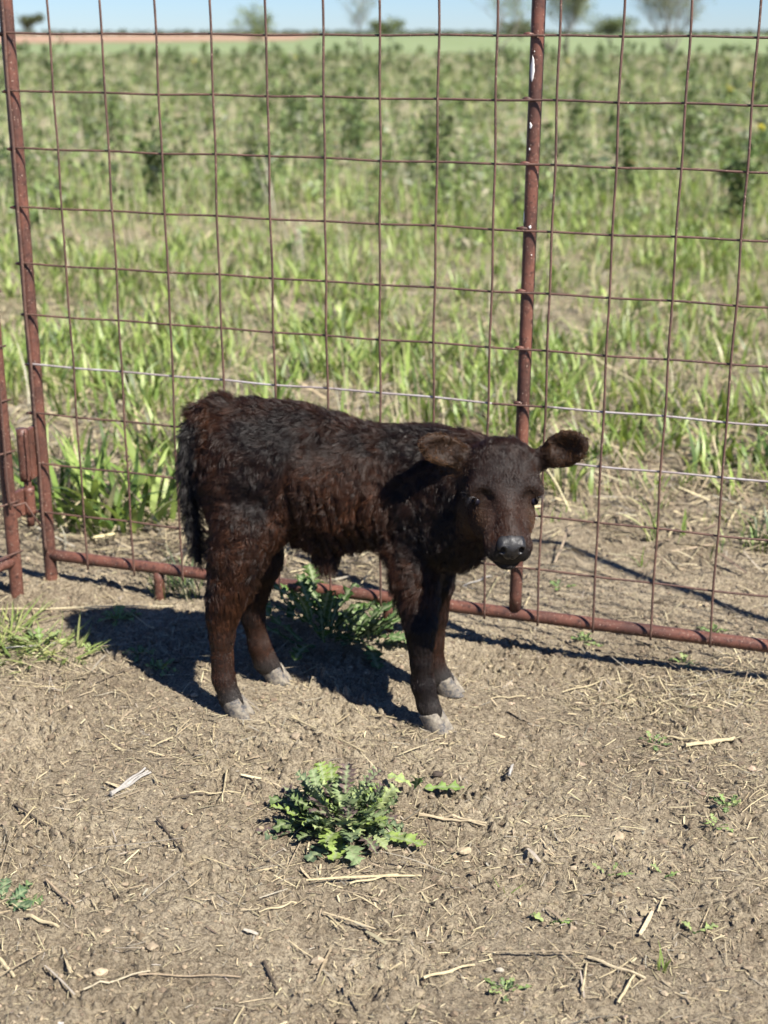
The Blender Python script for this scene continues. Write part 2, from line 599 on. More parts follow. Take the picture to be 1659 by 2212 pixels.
def leaf_cloud(acc, c, rad, n, size, cols, w, r=rng, per_center=None):
    """n leaf rhombs in ellipsoids; c (k,3), rad (k,3), n (k,)"""
    i = np.repeat(np.arange(len(c)), n)
    m = len(i)
    d = r.standard_normal((m, 3)); d /= np.linalg.norm(d, axis=1)[:, None]
    p_ = c[i] + d * rad[i] * (r.random((m, 1)) ** 0.45)
    nrm = r.standard_normal((m, 3)) + np.array([0, 0, 0.8]); nrm /= np.linalg.norm(nrm, axis=1)[:, None]
    t1 = np.cross(nrm, r.standard_normal((m, 3))); t1 /= np.linalg.norm(t1, axis=1)[:, None]
    t2 = np.cross(nrm, t1)
    s = (size[i] * np.exp(0.35 * r.standard_normal(m)))[:, None]
    bow = nrm * s * 0.18
    V = np.stack([p_ - t1 * s, p_ - t2 * s * .42 + bow, p_ + t1 * s, p_ + t2 * s * .42 + bow], 1)
    Q = np.arange(m * 4).reshape(-1, 4)
    acc.add(V.reshape(-1, 3), Q, colvary(m, 4, cols, w, 0.2, r))


WEED = [(0.10, 0.145, 0.05), (0.15, 0.21, 0.07), (0.23, 0.30, 0.11), (0.06, 0.09, 0.035), (0.38, 0.34, 0.23), (0.26, 0.28, 0.19)]


def stems(acc, x, y, z, L, wd, az, th0, th1, cols, w, r=rng, K=4):
    base = np.stack([x, y, z], -1)
    V, Q, per = ribbons(base, az, L, wd, th0, th1, K)
    acc.add(V, Q, colvary(len(x), per, cols, w, 0.15, r))


wd_ = Acc()
# leafy broad-leaved weeds, a belt 12 - 60 m out, sparser before it
n = 10500
x, y = scatter(n, 9.0, 110, 1.3, pad=0.8)
pt = noise2(x * 0.55, y * 0.12, 41) + 0.5 * noise2(x * 1.6, y * 0.5, 42)
dry_ = 1 - .88 * np.exp(-((y - 12.2 - .5 * noise2(x * .8, y * 0, 77)) / 1.15) ** 2) * smst(1.2, -1.0, x)
belt = dry_ * smst(10, 15, y) * (1 - 0.3 * smst(45, 90, y))
k = rng.random(len(x)) < belt * (.18 + .82 * smst(-0.22, 0.25, pt)) * 0.85
x, y = x[k], y[k]
h = (0.09 + 0.42 * rng.random(len(x)) ** 2.4) * (1 - .25 * smst(25, 60, y)) * (0.8 + 0.9 * smst(-0.1, 0.5, noise2(x * 0.4, y * 0.2, 44)))
c = np.stack([x, y, h * 0.55], -1)
rad = np.stack([0.09 + 0.30 * h, 0.09 + 0.30 * h, h * 0.55], -1)
leaf_cloud(wd_, c, rad, rng.integers(20, 46, len(x)), 0.026 + 0.0008 * y, WEED, (2, 5, 6, 1, 2.5, 4))
# taller clumps standing up out of it in loose drifts
n = 700
x, y = scatter(n, 13.0, 150, 1.5, pad=0.8)
k = rng.random(len(x)) < 0.25 + 0.75 * smst(-0.05, 0.25, noise2(x * 0.42, y * 0.05, 48))
x, y = x[k], y[k]
h = 0.45 + 0.60 * rng.random(len(x)) ** 1.3
for q_ in (0.25, 0.5, 0.75):
    c = np.stack([x + .06 * rng.standard_normal(len(x)), y, h * q_], -1)
    rad = np.stack([0.15 - .09 * q_ + 0.08 * h, 0.15 + 0 * h, h * 0.24], -1)
    leaf_cloud(wd_, c, rad, rng.integers(12, 26, len(x)), 0.026 + 0.0008 * y, WEED, (6, 4, 2, 5, .4, 1.2))
# pale dead seed stalks in the belt
n = 11000
x, y = scatter(n, 12, 110, 1.1, pad=0.8)
n = len(x)
stems(wd_, x, y, np.zeros(n), 0.20 + 0.38 * rng.random(len(x)), 0.007 + 0.0003 * y, rng.random(len(x)) * 6.28, rng.random(len(x)) * 0.35, rng.random(len(x)) * 0.9,
      [(0.50, 0.45, 0.31), (0.38, 0.34, 0.23), (0.30, 0.33, 0.16)], (3, 2, 3))
# upright green blades in the belt
n = 9000
x, y = scatter(n, 12, 60, 1.3, pad=0.8)
k = noise2(x * 0.7, y * 0.4, 47) > -0.1
x, y = x[k], y[k]; n = len(x)
stems(wd_, x, y, np.zeros(n), 0.18 + 0.25 * rng.random(len(x)), 0.010 + 0.0004 * y, rng.random(len(x)) * 6.28, rng.random(len(x)) * 0.4, 0.4 + rng.random(len(x)) * 1.2,
      GREEN, (4, 4, 3, 3, 2))
o = wd_.build('pasture_weeds', M_weed)
tag(o, 'mixed low leafy weeds and dead stalks filling the pasture out to the field', 'weeds', kind='stuff')


def tall_weed(u, v, hgt, wid, label, dark=True, leaves=420, group=None):
    pz = ground_at(u, v)
    a = Acc()
    r = np.random.default_rng(int(u * 13 + v))
    ns = 7
    az = r.random(ns) * 6.28
    st = Acc()
    base = np.tile(pz, (ns, 1)) + np.stack([r.standard_normal(ns) * .03, r.standard_normal(ns) * .03, np.zeros(ns)], -1)
    th0 = r.random(ns) * 0.25; th1 = th0 + r.random(ns) * 0.3
    L = hgt * (0.6 + 0.45 * r.random(ns))
    V, Q, per = ribbons(base, az, L, np.full(ns, 0.016), th0, th1, 5)
    st.add(V, Q, colvary(ns, per, [(0.12, 0.15, 0.06), (0.25, 0.22, 0.13)], (2, 1), 0.1, r))
    # leaf clumps along each stem
    Vr = V.reshape(ns, 6, 2, 3).mean(2)
    cs = Vr[:, 1:].reshape(-1, 3)
    sc = np.tile(np.linspace(1.0, 0.40, 5), ns)
    rad = np.stack([wid * .30 * sc, wid * .30 * sc, hgt * .13 * np.ones_like(sc)], -1)
    cols = WEED if dark else GREEN
    w = (5, 4, 2, 4, .3, 1) if dark else (3, 3, 3, 1, 1)
    leaf_cloud(a, cs, rad, np.full(len(cs), leaves // len(cs)), np.full(len(cs), 0.035), cols, w, r)
    root = empty('tall_weed', tuple(pz))
    st.build('stem', M_weed, root)
    a.build('foliage', M_weed, root)
    tag(root, label, 'weed', group)


TW = [(182, 300, 1.35, 0.60, 'tall dark green weed, leftmost in the blurred pasture, beside the left frame post'),
      (345, 440, 0.80, 0.5, 'dark bushy weed where the green weeds meet the dry band, far left'),
      (250, 330, 0.95, 0.5, 'dark weed with forked top between the first mesh wires from the left'),
      (640, 300, 1.0, 0.5, 'small upright dark weed left of the middle, at mid distance in the pasture'),
      (770, 360, 1.15, 0.6, 'bushy dark green weed in the pasture straight above the middle of the calf'),
      (940, 420, 1.05, 0.6, 'tall dark weed left of the centre post, nearest of the tall ones'),
      (1240, 330, 0.9, 0.5, 'dark green weed just right of the centre post in the pasture'),
      (1360, 420, 0.85, 0.7, 'broad dark weed over the dry patch right of the centre post'),
      (1490, 360, 1.05, 0.55, 'tall narrow dark weed between the two rightmost mesh wires'),
      (1590, 480, 0.65, 0.5, 'low dark green weed near the right edge of the pasture')]
for u, v, h_, w_, lb in TW:
    tall_weed(u, v, h_, w_, lb, group='tall weeds in the pasture')


def dead_stalk(u, v, L, lean, label):
    pz = ground_at(u, v)
    r = np.random.default_rng(int(u))
    n = 9
    base = np.tile(pz, (n, 1)) + r.standard_normal((n, 3)) * np.array([.04, .04, 0])
    V, Q, per = ribbons(base, np.full(n, math.pi) + r.standard_normal(n) * .5, L * (0.6 + .5 * r.random(n)), np.full(n, .012), lean * (0.5 + r.random(n)), lean * (0.8 + r.random(n)), 4)
    o = mesh_np('dead_stalk', V, Q, M_straw, None, colvary(n, per, [(0.55, 0.5, 0.42), (0.45, 0.4, 0.33)], (1, 1), .1, r))
    tag(o, label, 'stalk')


dead_stalk(600, 480, 0.85, 0.28, 'pale leaning bunch of dead stalks among green weeds left of the middle')
dead_stalk(440, 330, 0.6, 0.1, 'pale upright dead stalks among the weeds at upper left')
dead_stalk(650, 600, 0.38, 0.1, 'short pale dead tuft standing on the dry patch above the calf')


def flower(u, v, label):
    pz = ground_at(u, v)
    r = np.random.default_rng(int(u + v))
    root = empty('yellow_flower', tuple(pz))
    st = Acc()
    n = 4
    V, Q, per = ribbons(np.tile(pz, (n, 1)), r.random(n) * 6.28, np.full(n, .42) * (0.8 + .3 * r.random(n)), np.full(n, .012), r.random(n) * .15, r.random(n) * .4, 4)
    st.add(V, Q, colvary(n, per, [(0.14, 0.2, 0.06)], (1,), .1, r))
    st.build('stem', M_weed, root)
    tips = V.reshape(n, 5, 2, 3)[:, -1].mean(1)
    for tp_ in tips:
        hd = Acc()
        leaf_cloud(hd, tp_[None], np.full((1, 3), .035), np.array([22]), np.array([.018]), [(0.75, 0.58, 0.03), (0.8, 0.68, 0.06)], (1, 1), r)
        hd.build('flower_head', M_weed, root)
    tag(root, label, 'flower', 'yellow wildflowers in the pasture')


for u, v, lb in [(1640, 335, 'bright yellow flower at the right edge, nearest of the yellow flowers'),
                 (1625, 225, 'yellow flower high at the right edge above the brightest one'),
                 (1575, 230, 'faint yellow flower left of the pair at the upper right edge'),
                 (640, 140, 'distant yellow flower patch left of the middle, near the crop field'),
                 (420, 150, 'distant small yellow flower on the left side near the crop field'),
                 (1010, 145, 'distant yellow flower right of the middle near the crop field'),
                 (1225, 150, 'distant yellow flower just right of the centre post')]:
    flower(u, v, lb)

# lush broad grass clump behind the fence at left, and other named tufts
def grass_clump(pts, nb, L, wd, spread, label, cols=GREEN, w=(3, 4, 2, 4, .3), seed=1, th=(0.05, 0.6), arch=(0.5, 1.5), cat='grass clump', name='grass_clump', K=6):
    r = np.random.default_rng(seed)
    a = Acc()
    pts = np.array(pts, float)
    tuft(a, pts[:, 0], pts[:, 1], np.full(len(pts), nb), np.full(len(pts), L), np.full(len(pts), wd), np.full(len(pts), spread), cols, w, r, th, arch, K)
    o = a.build(name, M_grass)
    # origin at the clump's base
    b = Vector((*pts.mean(0), 0))
    o.data.transform(Matrix.Translation(-b)); o.location = b
    tag(o, label, cat)
    return o


GP = lambda u, v: ground_at(u, v)[:2]
grass_clump([GP(150, 1130), GP(200, 1140), GP(255, 1135), GP(310, 1125), GP(350, 1110), GP(230, 1100), GP(130, 1080), GP(330, 1080)], 16, 0.32, 0.030, 0.10,
            'lush broad-bladed green grass clump behind the fence left of the calf', seed=3)
grass_clump([GP(1620, 1010), GP(1655, 1020), GP(1560, 1000)], 12, 0.24, 0.022, 0.07, 'green grass clump right of the calf at the edge of the grass', seed=4)
grass_clump([GP(1640, 1180), GP(1665, 1170)], 16, 0.15, 0.012, 0.05, 'small dark green clump at the right edge behind the mesh', cols=WEED, w=(5, 4, 1, 5, 0, 0), seed=5)
grass_clump([GP(1390, 1215)], 5, 0.07, 0.007, 0.012, 'tiny upright green shoot on bare dirt behind the mesh at right', seed=6)
grass_clump([GP(15, 1385), GP(60, 1395), GP(110, 1400), GP(0, 1420), GP(40, 1430), GP(-20, 1400), GP(150, 1410), GP(20, 1365)], 34, 0.13, 0.006, 0.05, 'flattened light green grass at the left edge in front of the fence',
            cols=[(0.24, 0.30, 0.09), (0.32, 0.34, 0.13), (0.16, 0.22, 0.06)], w=(3, 2, 2), seed=7, th=(0.9, 1.3), arch=(0.1, 0.5))
grass_clump([GP(400, 1270), GP(430, 1290), GP(370, 1280)], 26, 0.14, 0.005, 0.05, 'dark shaded grass tuft at the foot of the bottom rail behind the calf',
            cols=WEED, w=(4, 4, 1, 4, 1, 1), seed=8)
#==TREES==
# ------------------------------------------------------------------ trees on the horizon
M_bark, t, p = new_mat('grey_bark')
g = N(t, 'ShaderNodeNewGeometry')
t.links.new(ramp(t, tnoise(t, g.outputs['Position'], 14, 4), [(0.3, (0.10, 0.085, 0.07)), (0.7, (0.2, 0.18, 0.15))]), p.inputs['Base Color'])
p.inputs['Roughness'].default_value = 0.9
M_crown = mat_leaf('tree_leaf', 0.6, 0.35, 0.2, (1, 1, 0.6))


def tube(V, F, pts, rads, seg=6):
    off = len(V)
    pts = [Vector(q) for q in pts]
    for i, q in enumerate(pts):
        d = (pts[min(i + 1, len(pts) - 1)] - pts[max(i - 1, 0)]).normalized()
        ref = Vector((0, 0, 1)) if abs(d.z) < .9 else Vector((1, 0, 0))
        a = d.cross(ref).normalized(); b_ = d.cross(a)
        for k in range(seg):
            an = 2 * math.pi * k / seg
            V.append(q + (a * math.cos(an) + b_ * math.sin(an)) * rads[i])
    for i in range(len(pts) - 1):
        for k in range(seg):
            k2 = (k + 1) % seg
            F.append((off + i * seg + k, off + i * seg + k2, off + (i + 1) * seg + k2, off + (i + 1) * seg + k))
    F.append(tuple(off + k for k in range(seg))[::-1])
    F.append(tuple(off + (len(pts) - 1) * seg + k for k in range(seg)))


def pymesh(name, V, F, mat, parent=None, smooth=True):
    me = bpy.data.meshes.new(name)
    me.from_pydata([tuple(v) for v in V], [], F)
    me.validate()
    if smooth:
        me.polygons.foreach_set('use_smooth', [True] * len(me.polygons))
    return link_mesh(name, me, mat, parent)


def tree(u, D, hgt, wid, leaves, lsize, cols, w, label, seed, stems_=1, low=0.25, cat='tree', name='tree'):
    x = (u - 829.5) / FPX * D * CT
    base = Vector((x, D, 0))
    r = random.Random(seed); nr = np.random.default_rng(seed)
    V, F, tips = [], [], []

    def limb(p0, d, L, rad, lev):
        n = 4
        pts, rr = [p0], [rad]
        for i in range(n):
            d = (d + Vector((r.gauss(0, .16), r.gauss(0, .16), r.gauss(.03, .08)))).normalized()
            pts.append(pts[-1] + d * L / n)
            rr.append(rad * (1 - .6 * (i + 1) / n))
            if lev < 3 and i >= 1:
                for _ in range(2 if lev else 3):
                    az = r.random() * 6.28
                    sp = Vector((math.cos(az), math.sin(az), r.uniform(.1, .9))).normalized()
                    limb(pts[-1], (d * .5 + sp * .8).normalized(), L * r.uniform(.45, .7), rr[-1] * .6, lev + 1)
        if lev >= 1: tips.append(pts[-1]); tips.append(pts[-2])
        tube(V, F, pts, rr, 4 if lev else 6)

    for s_ in range(stems_):
        a = r.random() * 6.28
        lean = .0 if stems_ == 1 else .45
        limb(base + Vector((0, 0, -.1)), Vector((math.cos(a) * lean, math.sin(a) * lean, 1)).normalized(), hgt * .55, hgt * .015, 0)
    Vn = np.array([tuple(v) for v in V])
    ext = max(Vn[:, 2].max(), .1)
    sx_ = wid / max(Vn[:, 0].max() - Vn[:, 0].min(), .1)
    def fit(q):
        q = np.array(q) - np.array(base)
        q[..., 2] *= hgt / ext * .95
        q[..., :2] *= sx_
        return q + np.array(base)
    Vn = fit(Vn)
    tp = fit(np.array([tuple(q) for q in tips]))
    tp = tp[tp[:, 2] > hgt * low]
    root = empty(name, tuple(base))
    pymesh('trunk', Vn, F, M_bark, root)
    a = Acc()
    per = max(1, leaves // len(tp))
    leaf_cloud(a, tp, np.full((len(tp), 3), wid * .085), nr.integers(0, per * 2 + 1, len(tp)), np.full(len(tp), lsize), cols, w, nr)
    a.build('crown', M_crown, root)
    tag(root, label, cat)


SPR = [(0.20, 0.25, 0.09), (0.14, 0.19, 0.07), (0.27, 0.30, 0.13)]
OLV = [(0.12, 0.14, 0.07), (0.16, 0.18, 0.10), (0.09, 0.11, 0.06)]
GRY = [(0.24, 0.26, 0.18), (0.19, 0.22, 0.12), (0.30, 0.31, 0.23)]
tree(74, 420, 7.0, 7.5, 2600, .28, OLV, (2, 1, 2), 'small dark round tree alone on the horizon at far left', 11, low=.0)
tree(562, 100, 3.9, 3.0, 1500, .075, SPR, (2, 1, 2), 'small sparse yellow-green tree left of the middle on the horizon', 12, stems_=2, low=.0)
tree(780, 120, 6.2, 4.0, 1300, .08, GRY, (2, 2, 2), 'thin sparse budding tree in the middle of the horizon', 13, low=.05)
tree(845, 330, 5.2, 8.5, 4200, .22, SPR + OLV, (1, 2, 1, 2, 2, 1), 'low round olive bush on the horizon right of the thin middle tree', 14, stems_=3, low=.0, cat='bush', name='bush')
tree(1075, 115, 6.4, 6.5, 700, .07, SPR, (2, 2, 2), 'almost bare spindly tree left of the centre post on the horizon', 15, stems_=2, low=.05)
tree(1130, 330, 4.6, 9.5, 4200, .22, OLV, (2, 2, 1), 'low dark olive bush on the horizon just left of the centre post', 16, stems_=3, low=.0, cat='bush', name='bush')
tree(1225, 100, 7.0, 5.0, 5200, .085, GRY + SPR, (2, 2, 1, 1, 1, 1), 'leafy grey-green tree just right of the centre post', 17, stems_=3, low=.05)
tree(1318, 300, 5.2, 11.0, 4600, .22, SPR + OLV, (1, 2, 1, 2, 2, 1), 'low bush between the two trees right of the centre post', 18, stems_=3, low=.0, cat='bush', name='bush')
tree(1450, 105, 8.0, 7.5, 4600, .08, GRY, (2, 2, 2), 'broad grey twiggy tree on the horizon at right', 19, stems_=5, low=.0)
# far line of woods
tl = Acc()
k_ = 420
xx = np.linspace(-420, 420, k_)
hh = 2.6 + 2.4 * np.abs(noise2(xx * .05, 0 * xx, 71)) + 1.6 * np.abs(noise2(xx * .21, 0 * xx, 72))
cc = np.stack([xx, 1100 + 40 * rng.random(k_), hh * .6], -1)
leaf_cloud(tl, cc, np.stack([np.full(k_, 2.6), np.full(k_, 2.0), hh * .8], -1), np.full(k_, 46), np.full(k_, .8), OLV, (2, 1, 2))
o = tl.build('distant_woods', M_crown)
tag(o, 'thin dark line of far-off woods along the horizon', 'woods', kind='stuff')
#==FENCE==
# ------------------------------------------------------------------ the fence
M_pipe = mat_rust('rusty_pipe')
M_wire = mat_rust('rusty_wire', (0.070, 0.038, 0.029), (0.12, 0.064, 0.046), (0.04, 0.024, 0.019), 0.6, 2)
M_wire_grey = mat_rust('worn_galvanised_wire', (0.20, 0.15, 0.13), (0.34, 0.31, 0.3), (0.1, 0.06, 0.05), 0.45, 1.2, grey=0.22)
M_chip, t, p = new_mat('white_dropping')
p.inputs['Base Color'].default_value = (0.72, 0.70, 0.66, 1)
p.inputs['Roughness'].default_value = 0.8

VW = [-1.278, -1.126, -.972, -.820, -.671, -.521, -.374, -.228, -.083, .064, .211, .362, .512, .663, .814, .966, 1.118, 1.27, 1.42]
HW = [.082, .232, .380, .530, .672, .815, .957, 1.110, 1.266, 1.414, 1.560, 1.712, 1.865]


def fp(s, z, off=0.0, B=np.array([FX0, FY0, 0.]), D=FD, Nn=FN):
    return B + D * s + Nn * off + np.array([0, 0, z])


def wire_mesh(name, fn, a0, a1, n, rad, mat, parent, seed, amp=0.0028):
    r = np.random.default_rng(seed)
    ph = r.random(4) * 20
    V, F, pts = [], [], []
    for i in range(n):
        a = a0 + (a1 - a0) * i / (n - 1)
        o1 = float(noise2(a * 3.0 + ph[0], ph[1], seed)) * amp * 1.3 + math.sin((a) / .15 * math.pi) * .0010
        o2 = float(noise2(a * 2.2 + ph[2], ph[3], seed)) * amp * 1.6
        pts.append(fn(a, o1, o2))
    rad_l = [rad * (1 + .10 * float(noise2(q[0] * 60 + q[2] * 60, ph[0], 5))) for q in pts]
    tube(V, F, pts, rad_l, 7)
    return pymesh(name, V, F, mat, parent)


def pipe(name, a, b, rad, mat, parent, seg=28, n=40, dents=0.0006):
    V, F = [], []
    a, b = np.array(a, float), np.array(b, float)
    pts = [a + (b - a) * i / (n - 1) for i in range(n)]
    tube(V, F, pts, [rad] * n, seg)
    for v in V:
        q = float(noise3(v[0] * 35, v[1] * 35, v[2] * 35, 8))
        v += Vector((q, q * .5, 0)) * dents
    return pymesh(name, V, F, mat, parent)


def weld(p_, r_, parent, seed):
    """a bead of weld where a wire meets the pipe"""
    V, F = [], []
    rr = random.Random(seed)
    d = FD * 0.010
    tube(V, F, [np.array(p_) - d * (1 + rr.random()), np.array(p_) - d * .3 + np.array([0, 0, rr.uniform(-.001, .001)]), np.array(p_) + d], [r_ * .5, r_, r_ * .4], 8)
    return V, F


PIPE_R = 0.0178
gate = empty('mesh_gate', tuple(fp(-1.41, 0)))
tag(gate, 'tall rusty pipe frame filled with square wire mesh, standing behind the calf', 'gate')
WOFF = -(PIPE_R + 0.003)                    # wires lie on the camera side of the pipes
SL = -1.418
TOPZ = 1.95
pipe('end_post', fp(SL, -.12), fp(SL - .0, TOPZ), PIPE_R + .001, M_pipe, gate)
tag(pipe('centre_post', fp(-.003, .078 + PIPE_R), fp(.010, TOPZ), PIPE_R - .001, M_pipe, gate), 'rusty centre post with white bird droppings')
pipe('end_post', fp(1.43, .08 + PIPE_R), fp(1.43, TOPZ), PIPE_R, M_pipe, gate)
pipe('bottom_rail', fp(SL, .092), fp(1.46, .078), PIPE_R * .96, M_pipe, gate, n=80)
pipe('top_rail', fp(SL, TOPZ), fp(1.46, TOPZ), PIPE_R, M_pipe, gate)
pipe('foot', fp(-1.06, -.1), fp(-1.06, .088), .0155, M_pipe, gate, n=6)
pipe('foot', fp(-.36, -.1), fp(-.36, .086), .0155, M_pipe, gate, n=6)
pipe('foot', fp(1.43, -.1), fp(1.43, .08), .0155, M_pipe, gate, n=6)
for i, s in enumerate(VW + [SL + .004]):
    lastw = s < -1.4
    fn = lambda a, o1, o2, s=s: fp(s + o1, a, WOFF - .0052 + o2)
    wire_mesh('vertical_wire', fn, .070 if not lastw else .11, TOPZ, 90, .0031 if not lastw else .0045, M_wire, gate, 100 + i)
for i, z in enumerate(HW[1:]):
    greyrow = i in (2, 3) 
    # the worn grey rows are bare zinc except near the posts
    fn = lambda a, o1, o2, z=z: fp(a, z + o1 + (a + 1.4) * (-.004), WOFF + o2)
    if i == 3:
        wire_mesh('horizontal_wire', fn, SL - .008, -.075, 70, .0029, M_wire_grey, gate, 200 + i)
        wire_mesh('horizontal_wire', fn, -.085, .075, 10, .0029, M_wire, gate, 200 + i)
        wire_mesh('horizontal_wire', fn, .065, 1.46, 60, .0029, M_wire_grey, gate, 200 + i)
    elif i == 2:
        wire_mesh('horizontal_wire', fn, SL - .008, .06, 70, .0029, M_wire, gate, 200 + i)
        wire_mesh('horizontal_wire', fn, .05, 1.46, 60, .0029, M_wire_grey, gate, 200 + i)
    else:
        wire_mesh('horizontal_wire', fn, SL - .008, 1.46, 120, .0029, M_wire, gate, 200 + i)
# weld beads on the posts, one bead mesh per post
for s in (SL, 0.0):
    V, F = [], []
    for i, z in enumerate(HW[1:-1]):
        v, f = weld(fp(s - .008, z - .002, WOFF + .004), .0055, gate, i)
        o_ = len(V); V += v; F += [tuple(q + o_ for q in ff) for ff in f]
    tag(pymesh('weld_bead', V, F, M_pipe, gate), kind='stuff')
# droppings on the centre post: thin irregular splashes wrapped on the pipe
def splash(s0, z0, hh_, wang, a_mid, seed):
    r = np.random.default_rng(seed)
    V, F = [], []
    n, k_ = 14, 6
    for i in range(n):
        tt = i / (n - 1)
        wv = math.sin(math.pi * min(1, tt * 1.08)) ** .7 * wang * (0.75 + .35 * float(noise2(tt * 5, seed, 3)) * 2)
        cz = z0 + (tt - .5) * hh_
        sh = .18 * float(noise2(tt * 3, seed + 9, 4))
        for j in range(k_):
            a = a_mid + sh + (j / (k_ - 1) - .5) * wv
            rr = PIPE_R + (.0007 if 0 < j < k_ - 1 and 0 < i < n - 1 else -.0006)
            V.append(fp(s0 + math.sin(a) * rr, cz, -math.cos(a) * rr))
    for i in range(n - 1):
        for j in range(k_ - 1):
            F.append((i * k_ + j, i * k_ + j + 1, (i + 1) * k_ + j + 1, (i + 1) * k_ + j))
    return V, F


V, F = [], []
for sp in [(.008, 1.482, .062, 1.0, -.45, 1), (.006, 1.352, .016, .55, -.3, 2), (.006, 1.297, .006, .25, -.35, 3), (.006, 1.113, .009, .5, .1, 4), (.008, 1.52, .004, .15, -.2, 5), (.005, 1.045, .005, .2, .5, 6), (.005, 1.135, .03, .25, -1.0, 7)]:
    v, f = splash(*sp)
    o_ = len(V); V += v; F += [tuple(q + o_ for q in ff) for ff in f]
tag(pymesh('dropping', V, F, M_chip, gate), 'dried white bird droppings on the post', kind='stuff')

# the neighbouring panel that turns towards the camera on the left, hung on hinges
B2 = ground_at(38, 1290)
B2[2] = 0
D2 = np.array([-.55, -.835, 0.]); D2 /= np.linalg.norm(D2)
N2 = np.array([D2[1], -D2[0], 0.])          # away from the camera side
if N2[1] < 0: N2 = -N2
panel = empty('wire_fence', tuple(B2))
tag(panel, 'rusty pipe and wire mesh panel at the left edge, turned towards the camera', 'fence panel')
pipe('end_post', B2 + [0, 0, -.12], B2 + [0, 0, TOPZ - .05], PIPE_R + .0015, M_pipe, panel)
pipe('end_post', B2 + D2 * 1.4 + [0, 0, -.12], B2 + D2 * 1.4 + [0, 0, TOPZ - .05], PIPE_R, M_pipe, panel)
pipe('bottom_rail', B2 + [0, 0, .115], B2 + D2 * 1.4 + [0, 0, .10], PIPE_R * .93, M_pipe, panel)
pipe('top_rail', B2 + [0, 0, TOPZ - .05], B2 + D2 * 1.4 + [0, 0, TOPZ - .05], PIPE_R * .93, M_pipe, panel)
for i in range(9):
    fn = lambda a, o1, o2, i=i: fp(.022 + .15 * i + o1, a, 0, B2, D2, N2) - N2 * (PIPE_R + .009 + o2)
    wire_mesh('vertical_wire', fn, .28 if i == 0 else .09, TOPZ - .05, 60, .003, M_wire, panel, 300 + i)
for i in range(11):
    fn = lambda a, o1, o2, i=i: fp(a, .145 + .15 * i + o1, 0, B2, D2, N2) - N2 * (PIPE_R + .003 + o2)
    wire_mesh('horizontal_wire', fn, -.018, 1.4, 50, .0029, M_wire, panel, 320 + i)
# bent loose wire end poking from the panel post
V, F = [], []
q0 = fp(.0, .285, 0, B2, D2, N2) - N2 * .022
tube(V, F, [q0 + np.array([-.02, 0, .004]), q0, q0 + np.array([.028, .01, .006]), q0 + np.array([.045, .02, -.035]), q0 + np.array([.068, .03, -.08])], [.003] * 5, 7)
pymesh('loose_wire', V, F, M_wire, panel)

# hinge: upper barrel welded to the gate's end post, lower one to the panel's post
hp = at(52, 990, 3.905)
hx, hy = float(hp[0]), float(hp[1])
z_top = at(48, 926, 3.905)[2]; z_mid = at(56, 1038, 3.905)[2]; z_m2 = at(58, 1052, 3.905)[2]; z_bot = at(60, 1110, 3.905)[2]; z_pin = at(62, 1135, 3.905)[2]
pipe('hinge_sleeve', (hx, hy, z_mid), (hx, hy, z_top), .0165, M_pipe, gate, n=8)
pipe('hinge_pin', (hx + .004, hy, z_pin), (hx + .004, hy, z_mid + .01), .011, M_pipe, panel, n=8)
pipe('hinge_sleeve', (hx + .006, hy, z_bot), (hx + .006, hy, z_m2), .016, M_pipe, panel, n=8)


def plate(name, a, b, z0, z1, thick, parent):
    a, b = Vector(a).to_2d(), Vector(b).to_2d()
    d = (b - a).normalized(); n_ = Vector((-d.y, d.x)) * thick / 2
    c4 = [a - n_, b - n_, b + n_, a + n_]
    V = [(q.x, q.y, z) for z in (z0, z1) for q in c4]
    F = [(0, 3, 2, 1), (4, 5, 6, 7)] + [(i, (i + 1) % 4, 4 + (i + 1) % 4, 4 + i) for i in range(4)]
    return pymesh(name, V, F, M_pipe, parent, smooth=False)


ep = fp(SL, 0)
plate('hinge_strap', (hx + .012, hy, 0), (ep[0] - .012, ep[1], 0), z_mid + .004, z_top - .004, .014, gate)
plate('hinge_strap', (hx - .010, hy, 0), (B2[0] + .010, B2[1], 0), z_bot + .003, z_m2 - .003, .014, panel)
# bead of weld down the straps
V, F = [], []
rr_ = random.Random(4)
for (xx_, yy_, za, zb) in [(hx + .013, hy - .017, z_mid, z_top), (hx - .010, hy - .017, z_bot, z_m2)]:
    n_ = 16
    tube(V, F, [np.array([xx_ + rr_.uniform(-.001, .001), yy_, za + (zb - za) * i / n_]) for i in range(n_ + 1)], [.0028 + .0014 * (i % 2) for i in range(n_ + 1)], 6)
tag(pymesh('weld_bead', V, F, M_pipe, gate), kind='stuff')
#==PLANTS==
# ------------------------------------------------------------------ thistles and small plants near the calf
M_this, t, p = new_mat('thistle_leaf')
a_ = N(t, 'ShaderNodeVertexColor', layer_name='Col')
g = N(t, 'ShaderNodeNewGeometry')
f1 = tnoise(t, g.outputs['Position'], 60, 4)
f2 = tnoise(t, g.outputs['Position'], 300, 3)
cc_ = mixc(t, ramp(t, f1, [(0.55, (0, 0, 0)), (0.8, (.6, .6, .6))]), a_.outputs[0], (0.20, 0.22, 0.12))
cc_ = mixc(t, ramp(t, f2, [(0.55, (0, 0, 0)), (0.7, (1, 1, 1))]), cc_, mixc(t, 0.5, cc_, (0.03, 0.05, 0.02)))
t.links.new(cc_, p.inputs['Base Color'])
p.inputs['Roughness'].default_value = 0.65
p.inputs['Specular IOR Level'].default_value = 0.22
bb = N(t, 'ShaderNodeBump')
bb.inputs['Strength'].default_value = 0.6
bb.inputs['Distance'].default_value = 0.003
t.links.new(f1, bb.inputs['Height'])
t.links.new(bb.outputs[0], p.inputs['Normal'])
tr = N(t, 'ShaderNodeBsdfTranslucent')
t.links.new(cc_, tr.inputs[0])
